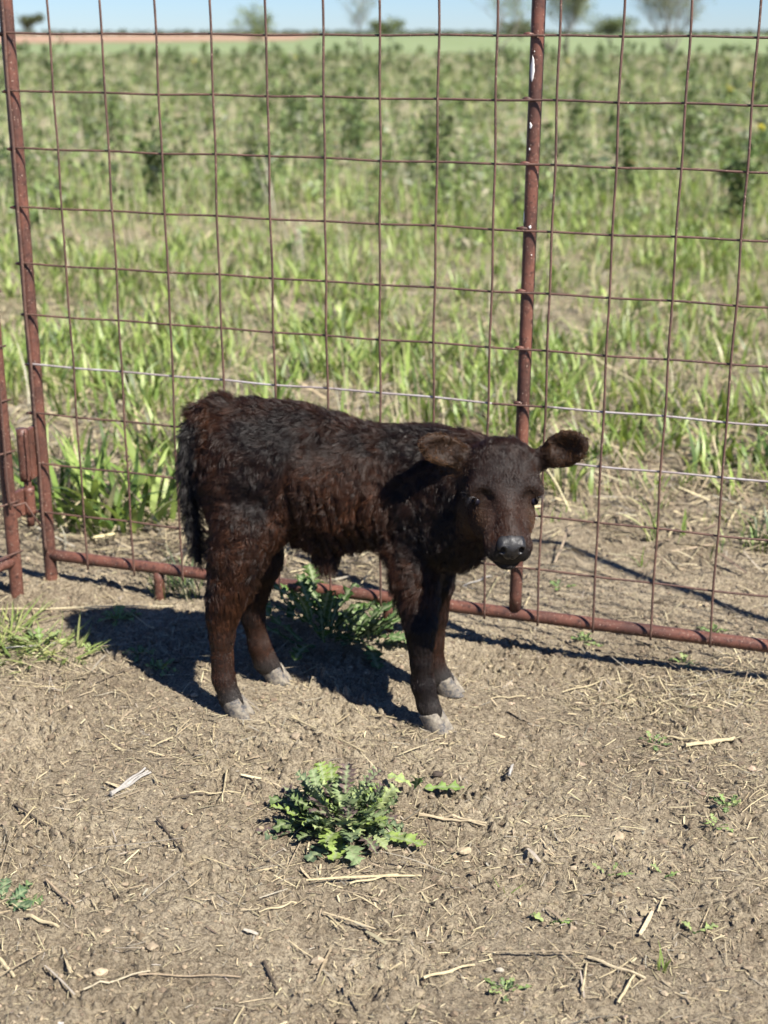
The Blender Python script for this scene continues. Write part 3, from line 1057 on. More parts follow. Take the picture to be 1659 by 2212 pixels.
mx = N(t, 'ShaderNodeMixShader')
mx.inputs[0].default_value = 0.22
t.links.new(p.outputs[0], mx.inputs[1]); t.links.new(tr.outputs[0], mx.inputs[2])
t.links.new(mx.outputs[0], t.nodes['Material Output'].inputs[0])


def lobed_leaf(acc, base, az, L, Wd, th0, th1, col, rib, seed, lobes=5, spiky=1.0):
    """one thistle leaf: midrib curve with toothed lobes either side"""
    r = np.random.default_rng(seed)
    n = lobes * 6 + 1
    tt = np.linspace(0, 1, n)
    th = th0 + (th1 - th0) * tt
    azz = az + 0.4 * (r.random() - .5) * tt
    seg = L / (n - 1)
    P3 = np.array(base) + np.cumsum(np.stack([np.sin(th) * np.cos(azz), np.sin(th) * np.sin(azz), np.cos(th)], -1) * seg, 0)
    side = np.stack([-np.sin(azz), np.cos(azz), 0 * azz], -1)
    up = np.stack([-np.cos(th) * np.cos(azz), -np.cos(th) * np.sin(azz), np.sin(th)], -1)
    fwd = np.cross(side, up) * -1
    fwd = np.stack([np.sin(th) * np.cos(azz), np.sin(th) * np.sin(azz), np.cos(th)], -1)
    env = np.clip(np.sin(np.pi * (0.10 + 0.86 * tt)) ** .75 * (0.55 + .75 * tt), .05, 1)
    rows = []
    for sgn in (-1, 1):
        ph = (tt * lobes + r.random() * .3) % 1.0
        lob = 0.24 + 0.76 * np.clip(1 - np.abs(ph - .45) * 2.2, 0, 1) ** .8
        lob = lob * (1 + .45 * spiky * ((np.arange(n) % 2) * 2 - 1) * .45)
        w = Wd * .5 * env * lob
        ruf = Wd * .22 * noise2(tt * lobes * 1.3 + r.random() * 9, np.full(n, seed * 1.7 + sgn), 3) * 2
        sweep = fwd * (w * .35)[:, None]
        mid_ = P3 + sgn * side * (w * .5)[:, None] + up * (w * .20 + ruf * .35)[:, None] + sweep * .4
        edge = P3 + sgn * side * w[:, None] + up * (w * .22 + ruf)[:, None] + sweep
        rows.append((mid_, edge))
    V = np.stack([rows[0][1], rows[0][0], P3, rows[1][0], rows[1][1]], 1).reshape(-1, 3)
    i = (np.arange(n - 1) * 5)[:, None] + np.arange(4)[None]
    Q = np.stack([i, i + 1, i + 6, i + 5], -1).reshape(-1, 4)
    C = np.tile(np.array(col), (n, 5, 1)) * (1 + .12 * r.standard_normal((n, 1, 1)))
    C[:, 2] = np.array(rib)
    # leaves may not dive under the soil
    gz = gh(V[:, 0], V[:, 1]) + .002
    V[:, 2] = np.maximum(V[:, 2], gz)
    acc.add(V, Q, np.clip(C.reshape(-1, 3), .005, .8))


def thistle(centre, nleaf, L, Wd, label, seed, th=(0.3, 1.35), cols=None, spread=.03, height=0.0, name='thistle_plant', lobes=5, cat='thistle', azr=None):
    r = np.random.default_rng(seed)
    root_loc = (float(centre[0]), float(centre[1]), float(gh(centre[0], centre[1])))
    a = Acc()
    cols = cols or [(0.10, 0.16, 0.055), (0.17, 0.24, 0.08), (0.08, 0.13, 0.065), (0.22, 0.28, 0.12), (0.10, 0.085, 0.075)]
    for i in range(nleaf):
        u_ = (i + .5) / nleaf
        az = (i * 2.39996 + r.normal(0, .25)) if azr is None else azr[0] + (azr[1] - azr[0]) * r.random()
        t0 = th[0] + (th[1] - th[0]) * (1 - u_) ** .8 * r.uniform(.8, 1.1)
        t1 = t0 + r.uniform(.15, .9)
        l = L * (0.55 + .55 * (1 - u_)) * r.uniform(.8, 1.15)
        c_ = np.array(cols[r.integers(0, len(cols))]) * r.uniform(.8, 1.2)
        b = np.array(root_loc) + np.array([math.cos(az) * spread * r.random(), math.sin(az) * spread * r.random(), height * u_ * r.random()])
        lobed_leaf(a, b, az, l, Wd * r.uniform(.8, 1.2), t0, t1, c_, (0.24, 0.28, 0.15), seed * 100 + i, lobes)
    o = a.build(name, M_this)
    o.data.transform(Matrix.Translation(-Vector(root_loc))); o.location = root_loc
    tag(o, label, cat)
    return o


c0 = ground_at(742, 1790)
thistle(c0, 105, .103, .044, 'low rosette of spiky grey-green thistle leaves on bare dirt in front of the calf', 5, th=(0.0, 1.35), spread=.08, height=.085, lobes=6, cols=[(0.09, 0.13, 0.045), (0.20, 0.27, 0.065), (0.07, 0.10, 0.055), (0.28, 0.33, 0.14), (0.11, 0.075, 0.07), (0.15, 0.2, 0.09)])
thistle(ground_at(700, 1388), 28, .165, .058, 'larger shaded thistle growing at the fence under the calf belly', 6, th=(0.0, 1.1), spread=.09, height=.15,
        cols=[(0.028, 0.06, 0.012), (0.045, 0.09, 0.017), (0.065, 0.115, 0.024)])  # the shade under the belly is put into these dark leaf colours
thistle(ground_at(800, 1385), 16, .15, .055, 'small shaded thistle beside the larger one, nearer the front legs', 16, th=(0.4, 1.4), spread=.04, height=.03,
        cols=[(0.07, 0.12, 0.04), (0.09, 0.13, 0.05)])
lf = thistle(ground_at(5, 1945), 9, .085, .035, 'green thistle leaves cut by the left edge of the dirt foreground', 7, th=(0.8, 1.4), spread=.02)
for (u, v, n_, L_, lb, sd) in [(1185, 1985, 3, .045, 'crumpled pale green leaf lying on the dirt, lower right of the middle', 21),
                               (1315, 1895, 4, .035, 'little green seedling with narrow leaves on the dirt right of the thistle', 22),
                               (1435, 1890, 3, .035, 'flat green sprig on the dirt, right of the little seedling', 23),
                               (1500, 2005, 3, .04, 'limp dark green sprig near the lower right edge', 24),
                               (1090, 2130, 9, .035, 'tiny green weed near the bottom edge right of the middle', 25),
                               (1410, 1600, 8, .035, 'small green sprout beside the long pale straw at right', 26),
                               (1570, 1745, 9, .035, 'small pale green weed at right among dark twigs', 27),
                               (1545, 1790, 7, .03, 'tiny pale weed just below the other pale weed at right', 28),
                               (350, 1450, 7, .05, 'pair of round green leaves at the edge of the calf shadow', 29),
                               (255, 1340, 14, .06, 'leafy green weed left of the calf shadow', 30),
                               (300, 1415, 12, .04, 'patch of small yellow-green weed left of the calf', 31),
                               (90, 1395, 7, .09, 'light green leafy shoot at the left edge near the fence', 32),
                               (200, 1400, 12, .035, 'small yellow-green weed between leafy shoot and calf shadow', 33),
                               (900, 1705, 3, .085, 'stray green leaves lying right of the thistle rosette', 34),
                               (1260, 1365, 10, .04, 'small green weed under the rail right of the centre post', 35),
                               (1480, 1410, 8, .035, 'small green weed under the rail near the right edge', 36),
                               (1205, 1260, 6, .045, 'small pale weed behind the fence right of the centre post', 37),
                               (1540, 1350, 9, .04, 'low green weed touching the rail behind the mesh at right', 38)]:
    thistle(ground_at(u, v), n_, L_, L_ * .42, lb, sd, th=(0.3, 1.45), spread=.012, height=.008, name='small_weed', lobes=3, cat='weed',
            cols=[(0.16, 0.24, 0.06), (0.24, 0.30, 0.10), (0.10, 0.17, 0.05)])
grass_clump([GP(1430, 2085)], 8, 0.06, 0.005, 0.008, 'short bright green grass shoot near the lower right corner', seed=41, th=(0, .4), arch=(.1, .6), name='grass_tuft', cat='grass tuft')
grass_clump([GP(1095, 1915)], 4, 0.06, 0.003, 0.006, 'single thin yellow-green blade right of the thistle', seed=42, th=(0.5, 1.2), arch=(.1, .3), name='grass_tuft', cat='grass tuft')


# named straws and twigs
def straw(u0, v0, u1, v1, wmm, label, col=(0.55, 0.47, 0.29), lift=.006, split=1, mid=None, name='straw_stalk', cat='straw'):
    a, b = ground_at(u0, v0), ground_at(u1, v1)
    V, F = [], []
    r = random.Random(int(u0 + v0))
    for k in range(split):
        n = 9
        pts = []
        ang = (k - (split - 1) / 2) * .06
        for i in range(n):
            t_ = i / (n - 1)
            q = a + (b - a) * t_
            if mid is not None:
                mm = ground_at(*mid)
                q = a + (mm - a) * t_ * 2 if t_ < .5 else mm + (b - mm) * (t_ - .5) * 2
            q = q + np.array([-(b - a)[1], (b - a)[0], 0]) * ang * t_
            pts.append(q)
        z = [float(gh(q[0], q[1])) for q in pts]
        fit = np.polyfit(range(n), z, 1)
        for i, q in enumerate(pts):
            q[2] = max(np.polyval(fit, i), z[i] - .003) + lift + k * .002 + .002 * math.sin(i * 1.3 + k)
        rads = [wmm / 2000 * (1 - .35 * i / n) * (1 + .12 * math.sin(i * 5)) for i in range(n)]
        off = len(V)
        tube(V, F, pts, rads, 7)
    C = np.tile(np.array(col), (len(V), 1)) * (1 + .1 * rng.standard_normal((len(V), 1)))
    me = bpy.data.meshes.new(name)
    me.from_pydata([tuple(v) for v in V], [], F)
    ca = me.color_attributes.new('Col', 'FLOAT_COLOR', 'POINT')
    ca.data.foreach_set('color', np.concatenate([np.clip(C, 0, .9), np.ones((len(V), 1))], 1).astype(np.float32).ravel())
    o = link_mesh(name, me, M_straw)
    tag(o, label, cat)


DK, GY_, PL = (0.09, 0.07, 0.05), (0.32, 0.30, 0.27), (0.42, 0.35, 0.215)
for args in [
    (240, 1725, 320, 1672, 6.5, 'thick split pale grey stalk lying left of the thistle', GY_, .007, 3),
    (490, 1660, 480, 1735, 5, 'short bent straw standing out left of the thistle', PL, .008, 1),
    (410, 1722, 520, 1705, 3.5, 'thin straw pointing right under the short bent straw', PL),
    (0, 1333, 215, 1325, 5, 'long straight yellow stem lying at the left edge before the fence posts', PL, .012),
    (225, 1290, 335, 1375, 3.5, 'thin pale stem crossing the edge of the calf shadow', PL, .012),
    (10, 1415, 130, 1390, 6, 'pale grey stem lying in the light green grass at the left edge', GY_, .01),
    (625, 1550, 785, 1622, 4.5, 'bent yellow straw just below the near hind hoof', PL, .007, 1),
    (915, 2112, 1025, 2075, 6, 'stout pale straw near the bottom right of the middle', PL, .007),
    (1270, 2065, 1395, 2110, 6.5, 'stout brownish straw lying in the lower right', (0.45, 0.37, 0.24), .007),
    (1258, 2135, 1268, 2075, 5, 'short straw crossing towards the stout brownish one', PL, .007),
    (1335, 2160, 1370, 2105, 6, 'pale flattened straw near the lower right corner', PL, .008),
    (1480, 1612, 1590, 1582, 8, 'thick pale yellow straw at right below the fence', PL, .008, 2),
    (1442, 1580, 1510, 1592, 6, 'short thick straw just left of the thick yellow one at right', PL, .008),
    (1215, 1478, 1330, 1445, 4, 'thin straw on bare dirt right of the front hooves', PL, .008),
    (1135, 1487, 1060, 1497, 3.5, 'faint thin straw right of the far front hoof', PL, .006),
    (905, 1755, 1050, 1780, 6, 'double brown straw right of the thistle', (0.42, 0.34, 0.22), .008, 2),
    (755, 1910, 860, 1888, 5, 'pale straw below the thistle rosette', PL, .008),
    (100, 1905, 165, 1970, 6, 'brown stalk slanting at the lower left', (0.34, 0.26, 0.17), .008),
    (60, 1990, 128, 2007, 8, 'thick cut pale straw at the lower left', PL, .008),
    (0, 2075, 30, 2100, 8, 'thick pale straw cut by the left edge', PL, .008),
    (340, 1775, 395, 1850, 6, 'dark stick slanting left of the middle foreground', DK, .006),
    (30, 1740, 200, 1850, 4.5, 'long dark twig at the left foreground', DK, .006),
    (180, 2140, 325, 2105, 4, 'thin straw arc at the lower left', (0.42, 0.36, 0.25), .008),
    (300, 2115, 520, 2113, 3.5, 'long thin brown stem near the bottom left', (0.3, 0.23, 0.15), .008),
    (570, 2080, 600, 2140, 6, 'dark brown stick near the bottom middle', DK, .008),
    (440, 1720, 375, 1728, 5, 'short dark bark piece at the end of the split stalk', DK, .006),
    (780, 1785, 860, 1795, 6, 'short thick straw among the thistle leaves', PL, .03),
    (1100, 1680, 1108, 1650, 7, 'twisted grey piece of dead stem standing right of the thistle', GY_, .012),
    (1250, 1560, 1190, 1545, 3, 'fine straw left of the straw patch', PL, .006),
    (1550, 1285, 1659, 1355, 3.5, 'thin dark stem lying behind the mesh at right', (0.25, 0.2, 0.14), .008),
    (640, 1955, 560, 1978, 4, 'small straw bottom left of the thistle', PL, .006),
    (1060, 1240, 1000, 1262, 5, 'whitish dead stem on the ground behind the front legs', GY_, .008),
]:
    straw(*args)


# stones
def stone(u, v, r_, col, label):
    q = ground_at(u, v)
    rr2 = np.random.default_rng(int(u))
    bm_v, bm_f = [], []
    nu, nv = 12, 8
    for i in range(nv + 1):
        ph = math.pi * i / nv
        for j in range(nu):
            a = 2 * math.pi * j / nu
            d = np.array([math.cos(a) * math.sin(ph), math.sin(a) * math.sin(ph), math.cos(ph)])
            k = 1 + .5 * float(noise3(*(d * 1.6 + u * .37), 4))
            bm_v.append(q + d * r_ * k * np.array([1.25, .9, .6]) + np.array([0, 0, float(gh(q[0], q[1])) + r_ * .3]))
    for i in range(nv):
        for j in range(nu):
            bm_f.append((i * nu + j, i * nu + (j + 1) % nu, (i + 1) * nu + (j + 1) % nu, (i + 1) * nu + j)[::-1])
    me = bpy.data.meshes.new('stone')
    me.from_pydata([tuple(v_ - q) for v_ in bm_v], [], bm_f)
    ca = me.color_attributes.new('Col', 'FLOAT_COLOR', 'POINT')
    ca.data.foreach_set('color', np.tile(np.array([*col, 1], np.float32), (len(bm_v), 1)).ravel())
    o = link_mesh('stone', me, bpy.data.materials['soil_crumb'])
    o.location = tuple(q)
    tag(o, label, 'stone')


stone(218, 2106, .010, (.45, .36, .24), 'small pale yellowish stone at the lower left')
stone(1002, 1842, .012, (.36, .29, .19), 'tan stone among straw right of the thistle')
stone(640, 1585, .012, (.30, .24, .17), 'brown clod below the calf between the hooves')
stone(945, 1668, .010, (.07, .055, .045), 'small black clod right above the thistle')
stone(1205, 1395, .010, (.1, .08, .06), 'dark clod on bare dirt right of the far front hoof')
stone(1080, 2085, .006, (.38, .34, .27), 'tiny pale pebble near the bottom right of the middle')
stone(133, 2200, .006, (.45, .43, .39), 'tiny white pebble near the bottom left corner')
#==CALF==
# ------------------------------------------------------------------ the calf
class Field:
    """signed distance to a smooth union of ellipsoids and tapered limbs"""
    def __init__(s, lo, hi, h):
        s.lo, s.h = np.array(lo, float), h
        s.n = np.ceil((np.array(hi) - s.lo) / h).astype(int) + 1
        s.F = np.full(s.n, 1.0, np.float32)
        s.ax = [s.lo[i] + h * np.arange(s.n[i]) for i in range(3)]

    def box(s, lo, hi):
        a = np.maximum(np.floor((np.array(lo) - s.lo) / s.h).astype(int), 0)
        b = np.minimum(np.ceil((np.array(hi) - s.lo) / s.h).astype(int) + 1, s.n)
        sl = tuple(slice(a[i], b[i]) for i in range(3))
        return sl, s.ax[0][sl[0]][:, None, None], s.ax[1][sl[1]][None, :, None], s.ax[2][sl[2]][None, None, :]

    def merge(s, sl, d, k):
        f = s.F[sl]
        hh = np.clip(.5 + .5 * (f - d) / k, 0, 1)
        s.F[sl] = f * (1 - hh) + d * hh - k * hh * (1 - hh)

    def cut(s, sl, d, k):
        f = s.F[sl]
        hh = np.clip(.5 - .5 * (f + d) / k, 0, 1)
        s.F[sl] = f * (1 - hh) - d * hh + k * hh * (1 - hh)

    def ell(s, c, r, k=.02, fr=None, sub=False):
        """fr: 3x3 rows = axes of the ellipsoid"""
        c, r = np.array(c, float), np.array(r, float)
        m = r.max() + k + .02
        sl, x, y, z = s.box(c - m, c + m)
        x, y, z = x - c[0], y - c[1], z - c[2]
        fr = np.eye(3) if fr is None else fr
        q = [fr[i][0] * x + fr[i][1] * y + fr[i][2] * z for i in range(3)]
        k0 = np.sqrt(sum((q[i] / r[i]) ** 2 for i in range(3)))
        k1 = np.sqrt(sum((q[i] / r[i] ** 2) ** 2 for i in range(3))) + 1e-9
        d = k0 * (k0 - 1) / k1
        d = np.maximum(d, (k0 - 1) * r.min())
        (s.cut if sub else s.merge)(sl, d, k)

    def cap(s, a, b, ra, rb, k=.02):
        a, b = np.array(a, float), np.array(b, float)
        m = max(ra, rb) + k + .02
        sl, x, y, z = s.box(np.minimum(a, b) - m, np.maximum(a, b) + m)
        ab = b - a
        t = np.clip(((x - a[0]) * ab[0] + (y - a[1]) * ab[1] + (z - a[2]) * ab[2]) / (ab @ ab), 0, 1)
        d = np.sqrt((x - a[0] - t * ab[0]) ** 2 + (y - a[1] - t * ab[1]) ** 2 + (z - a[2] - t * ab[2]) ** 2) - (ra + (rb - ra) * t)
        s.merge(sl, d, k)

    def chain(s, pts, k=.02):
        for (a, ra), (b, rb) in zip(pts[:-1], pts[1:]): s.cap(a, b, ra, rb, k)

    def surface(s):
        """surface nets: vertices, quads"""
        F = s.F
        ins = F < 0
        c = np.zeros(s.n - 1, int)
        for i in (0, 1):
            for j in (0, 1):
                for k in (0, 1):
                    c += ins[i:F.shape[0] - 1 + i, j:F.shape[1] - 1 + j, k:F.shape[2] - 1 + k]
        act = (c > 0) & (c < 8)
        ijk = np.argwhere(act)
        vid = np.full(act.shape, -1, np.int64)
        vid[act] = np.arange(len(ijk))
        acc = np.zeros((len(ijk), 3)); cnt = np.zeros(len(ijk))
        cor = [(i, j, k) for i in (0, 1) for j in (0, 1) for k in (0, 1)]
        vals = {q: F[ijk[:, 0] + q[0], ijk[:, 1] + q[1], ijk[:, 2] + q[2]] for q in cor}
        for q in cor:
            for a in range(3):
                if q[a] == 0:
                    q2 = list(q); q2[a] = 1; q2 = tuple(q2)
                    f0, f1 = vals[q], vals[q2]
                    cr = (f0 < 0) != (f1 < 0)
                    t = np.where(cr, f0 / (f0 - f1 + 1e-12), 0)
                    for b in range(3):
                        acc[:, b] += np.where(cr, (q[b] + (t if b == a else 0)), 0)
                    cnt += cr
        V = s.lo + (ijk + acc / cnt[:, None]) * s.h
        Q = []
        for a in range(3):
            b, d = (a + 1) % 3, (a + 2) % 3
            sl0 = [slice(None)] * 3; sl1 = [slice(None)] * 3
            sl0[a] = slice(0, -1); sl1[a] = slice(1, None)
            i0, i1 = ins[tuple(sl0)], ins[tuple(sl1)]
            e = np.argwhere(i0 != i1)
            e = e[(e[:, b] > 0) & (e[:, d] > 0) & (e[:, b] < s.n[b] - 1) & (e[:, d] < s.n[d] - 1)]
            o = np.zeros((4, 3), int)
            o[1][b] = -1; o[2][b] = -1; o[2][d] = -1; o[3][d] = -1
            vv = [vid[e[:, 0] + q[0], e[:, 1] + q[1], e[:, 2] + q[2]] for q in o]
            q4 = np.stack(vv, -1)
            flip = i1[e[:, 0], e[:, 1], e[:, 2]]
            q4[flip] = q4[flip][:, ::-1]
            Q.append(q4)
        return V, np.concatenate(Q)

    def grad(s, Pn):
        g = np.zeros((len(Pn), 3))
        f = (Pn - s.lo) / s.h
        def samp(q):
            q = np.clip(q, 0, s.n - 1.001)
            i = np.floor(q).astype(int); t = q - i
            out = 0
            for dx in (0, 1):
                for dy in (0, 1):
                    for dz in (0, 1):
                        out = out + s.F[i[:, 0] + dx, i[:, 1] + dy, i[:, 2] + dz] * (t[:, 0] if dx else 1 - t[:, 0]) * (t[:, 1] if dy else 1 - t[:, 1]) * (t[:, 2] if dz else 1 - t[:, 2])
            return out
        for a in range(3):
            e = np.zeros(3); e[a] = .8
            g[:, a] = samp(f + e) - samp(f - e)
        return g / (np.linalg.norm(g, axis=1)[:, None] + 1e-9)


def nrm(v):
    v = np.array(v, float)
    return v / np.linalg.norm(v)


CF = Field((-.60, 2.70, -.02), (.46, 3.42, .86), .0048)
yaw = R(-9)
TF = np.array([[math.cos(yaw), math.sin(yaw), 0], [-math.sin(yaw), math.cos(yaw), 0], [0, 0, 1]])
E_ = lambda u, v, Y, r, k=.05, fr=TF: CF.ell(at(u, v, Y), r, k, fr)
# trunk
E_(515, 968, 3.235, (.112, .100, .112))
E_(600, 985, 3.215, (.140, .112, .128))
E_(650, 1030, 3.205, (.130, .112, .145))
E_(735, 1036, 3.19, (.160, .122, .146))
E_(865, 1062, 3.17, (.140, .110, .150))
E_(945, 1085, 3.14, (.100, .098, .140))
E_(985, 1140, 3.075, (.085, .078, .095), .05)
E_(700, 1160, 3.19, (.10, .055, .035), .04)
E_(705, 1205, 3.18, (.030, .022, .032), .03)
# neck
CF.cap(at(930, 1020, 3.16), at(1000, 1030, 3.09), .100, .092, .05)
CF.cap(at(1000, 1030, 3.09), at(1070, 1030, 3.03), .090, .072, .04)
CF.cap(at(975, 1130, 3.09), at(1060, 1095, 2.985), .070, .055, .04)
# hind legs
E_(525, 1055, 3.165, (.100, .055, .125), .04)
E_(575, 1115, 3.160, (.055, .045, .085), .035)
E_(560, 1060, 3.27, (.090, .050, .115), .04)
HL = [(at(530, 1130, 3.155), .078), (at(512, 1200, 3.145), .064), (at(499, 1250, 3.14), .052), (at(487, 1295, 3.14), .0425), (at(481, 1335, 3.14), .0340), (at(479, 1375, 3.137), .0280), (at(480, 1425, 3.135), .0248), (at(483, 1468, 3.13), .0262), (at(497, 1507, 3.125), .0235), (at(507, 1522, 3.12), .0225)]
CF.chain(HL, .02)
HR = [(at(560, 1140, 3.27), .062), (at(560, 1215, 3.285), .050), (at(545, 1280, 3.30), .038), (at(545, 1330, 3.30), .0285), (at(560, 1395, 3.30), .026), (at(573, 1428, 3.30), .027), (at(592, 1452, 3.30), .024)]
CF.chain(HR, .02)
# fore legs
E_(895, 1130, 3.115, (.078, .050, .105), .04)
FL = [(at(893, 1190, 3.105), .060), (at(898, 1245, 3.095), .049), (at(904, 1295, 3.085), .0405), (at(908, 1350, 3.067), .0350), (at(909, 1390, 3.062), .0282), (at(910, 1430, 3.06), .0245), (at(914, 1480, 3.06), .0268), (at(925, 1522, 3.055), .0240), (at(935, 1540, 3.05), .0225)]
CF.chain(FL, .02)
FR = [(at(935, 1190, 3.20), .060), (at(938, 1260, 3.225), .044), (at(936, 1330, 3.235), .034), (at(934, 1385, 3.245), .0285), (at(936, 1430, 3.245), .025), (at(950, 1463, 3.245), .0265), (at(962, 1474, 3.24), .022)]
CF.chain(FR, .018)
# wrinkles of loose skin on the ribs
sl, X3, Y3, Z3 = CF.box((-.35, 2.95, .28), (.10, 3.22, .68))
msk = smst(-.30, -.16, X3) * smst(.075, -.02, X3) * smst(.30, .38, Z3) * smst(.66, .52, Z3)
wx = X3 * 42 + 4.2 * noise3(X3 * 7, Y3 * 4, Z3 * 5.5, 51) + (Z3 - .5) * 1.8
rid = 1 - np.abs(np.sin(wx * np.pi * .95))
rid2 = noise3(X3 * 55, Y3 * 20, Z3 * 14, 52)
CF.F[sl] = CF.F[sl] + (msk * (.0115 * rid ** 2 * (.40 + 1.0 * smst(-.3, .4, noise3(X3 * 7, Y3 * 7, Z3 * 5, 53))) + .004 * rid2)).astype(np.float32)
# flank crease in front of the thigh
sl, X3, Y3, Z3 = CF.box((-.35, 3.0, .36), (-.12, 3.2, .66))
cx_ = -.215 + .05 * (Z3 - .5) + .012 * np.sin(Z3 * 30)
CF.F[sl] = CF.F[sl] + (.010 * np.exp(-((X3 - cx_) / .012) ** 2) * smst(.36, .42, Z3) * smst(.66, .55, Z3)).astype(np.float32)
# gentle lumps of coat and muscle all over the trunk
sl, X3, Y3, Z3 = CF.box((-.56, 2.9, .30), (.25, 3.4, .80))
CF.F[sl] = CF.F[sl] + (.006 * noise3(X3 * 13, Y3 * 13, Z3 * 13, 55) + .004 * noise3(X3 * 34, Y3 * 34, Z3 * 34, 56)).astype(np.float32)
# tail
TL = [(at(478, 880, 3.235), .034), (at(437, 897, 3.235), .028), (at(413, 940, 3.225), .0215), (at(408, 1010, 3.210), .0195), (at(411, 1080, 3.205), .017), (at(420, 1150, 3.205), .0145), (at(430, 1210, 3.205), .008)]
CF.chain(TL, .010)

# head: a runs down the nose, w to the picture's right, n out of the face
HA = nrm((.05, -.62, -.78))
HN0 = nrm((.12, -.78, .62))
HWv = nrm(np.cross(HN0, HA)) * -1
if HWv[0] < 0: HWv = -HWv
HNv = nrm(np.cross(HA, HWv))
if HNv[1] > 0: HNv = -HNv
HO = at(1089, 950, 2.985)
HF = np.stack([HA, HWv, HNv])
hp_ = lambda a, w, n: HO + HA * a + HWv * w + HNv * n
hE = lambda c, r, k=.018, sub=False: CF.ell(hp_(*c), r, k, HF, sub)
hE((.058, 0, -.055), (.070, .082, .068), .03)
hE((.032, 0, -.035), (.040, .066, .045), .02)
hE((.095, 0, -.036), (.062, .073, .042))
CF.cap(hp_(.11, 0, -.070), hp_(.215, 0, -.044), .052, .030, .014)
hE((.160, 0, -.032), (.070, .024, .030), .014)
for s_ in (-1, 1):
    hE((.140, .047 * s_, -.084), (.058, .026, .044), .012)
    hE((.098, .060 * s_, -.027), (.024, .022, .019), .010)
    hE((.175, .036 * s_, -.056), (.045, .020, .028), .014)
    hE((.230, .030 * s_, -.052), (.030, .020, .024), .012)
CF.cap(hp_(.11, 0, -.100), hp_(.225, 0, -.070), .052, .028, .025)
hE((.228, 0, -.044), (.032, .049, .034), .016)
hE((.249, 0, -.070), (.026, .030, .019), .008)
hE((.205, 0, -.022), (.04, .026, .018), .015)
for s_ in (-1, 1):
    hE((.126, .081 * s_, -.040), (.016, .010, .012), .008, True)
    hE((.106, .073 * s_, -.032), (.019, .014, .014), .008)
    hE((.134, .052 * s_, -.014), (.020, .020, .015), .010, True)
    hE((.165, .058 * s_, -.020), (.040, .008, .014), .012, True)
# mouth line
sl, X3, Y3, Z3 = CF.box(hp_(.265, 0, -.05) - .06, hp_(.265, 0, -.05) + .06)
qa = [(X3 - HO[0]) * f[0] + (Y3 - HO[1]) * f[1] + (Z3 - HO[2]) * f[2] for f in HF]
CF.F[sl] += (.006 * np.exp(-((qa[2] + .0625 + 2.5 * qa[1] ** 2) / .003) ** 2) * (qa[0] > .215)).astype(np.float32)
# curls of hair on the poll
sl, X3, Y3, Z3 = CF.box(hp_(.04, 0, 0) - .10, hp_(.04, 0, 0) + .10)
qa = [(X3 - HO[0]) * f[0] + (Y3 - HO[1]) * f[1] + (Z3 - HO[2]) * f[2] for f in HF]
CF.F[sl] += (-.0045 * noise3(qa[0] * 60, qa[1] * 60, qa[2] * 60, 61) * smst(.10, .02, qa[0])).astype(np.float32)
# ears
EARS = []
for (bu, bv, by, tu, tv, ty, hw, tiltn) in [(1018, 992, 3.01, 911, 957, 2.975, .036, (-.25, -.85, .35)), (1166, 994, 3.0, 1264, 951, 2.955, .041, (.1, -.92, .25))]:
    b_, t_ = at(bu, bv, by), at(tu, tv, ty)
    ax_ = nrm(t_ - b_)
    nn = np.array(tiltn, float); nn = nrm(nn - ax_ * (nn @ ax_))
    sd = nrm(np.cross(ax_, nn))
    L_ = np.linalg.norm(t_ - b_)
    fr = np.stack([ax_, sd, nn])
    c_ = b_ + ax_ * L_ * .56
    CF.ell(c_, (L_ * .50, hw, .012), .012, fr)
    CF.ell(c_ + ax_ * .004 - sd * .0, (L_ * .33, hw * .62, .012), .006, fr) if False else None
    CF.ell(c_ + nn * .014 + ax_ * .002, (L_ * .36, hw * .70, .015), .006, fr, True)
    CF.cap(b_ - ax_ * .03, b_ + ax_ * .028, .023, .017, .018)
    EARS.append((b_, ax_, nn, sd, L_, hw))

BV, BQ = CF.surface()
# two light smoothing passes
def smooth_mesh(V, Q, it, lam=.5):
    for _ in range(it):
        acc = np.zeros_like(V); cnt = np.zeros(len(V))
        for a in range(4):
            i, j = Q[:, a], Q[:, (a + 1) % 4]
            for d in range(3):
                acc[:, d] += np.bincount(i, V[j, d], len(V)) + np.bincount(j, V[i, d], len(V))
            cnt += np.bincount(i, minlength=len(V)) + np.bincount(j, minlength=len(V))
        V = V + lam * (acc / np.maximum(cnt, 1)[:, None] - V)
    return V


BV = smooth_mesh(BV, BQ, 3)
leg_w = smst(.36, .28, BV[:, 2])[:, None] * smst(.03, .07, BV[:, 2])[:, None]
BV = BV * (1 - leg_w) + smooth_mesh(BV, BQ, 22) * leg_w

M_skin, t, p = new_mat('calf_skin')
a_ = N(t, 'ShaderNodeVertexColor', layer_name='Col')
g = N(t, 'ShaderNodeNewGeometry')
f = tnoise(t, g.outputs['Position'], 220, 4)
t.links.new(mixc(t, ramp(t, f, [(0.4, (0, 0, 0)), (0.65, (1, 1, 1))]), mixc(t, .5, a_.outputs[0], (0, 0, 0)), a_.outputs[0]), p.inputs['Base Color'])
p.inputs['Roughness'].default_value = .65
p.inputs['Specular IOR Level'].default_value = .25
b = N(t, 'ShaderNodeBump')
b.inputs['Strength'].default_value = .6
b.inputs['Distance'].default_value = .002
t.links.new(f, b.inputs['Height'])
t.links.new(b.outputs[0], p.inputs['Normal'])


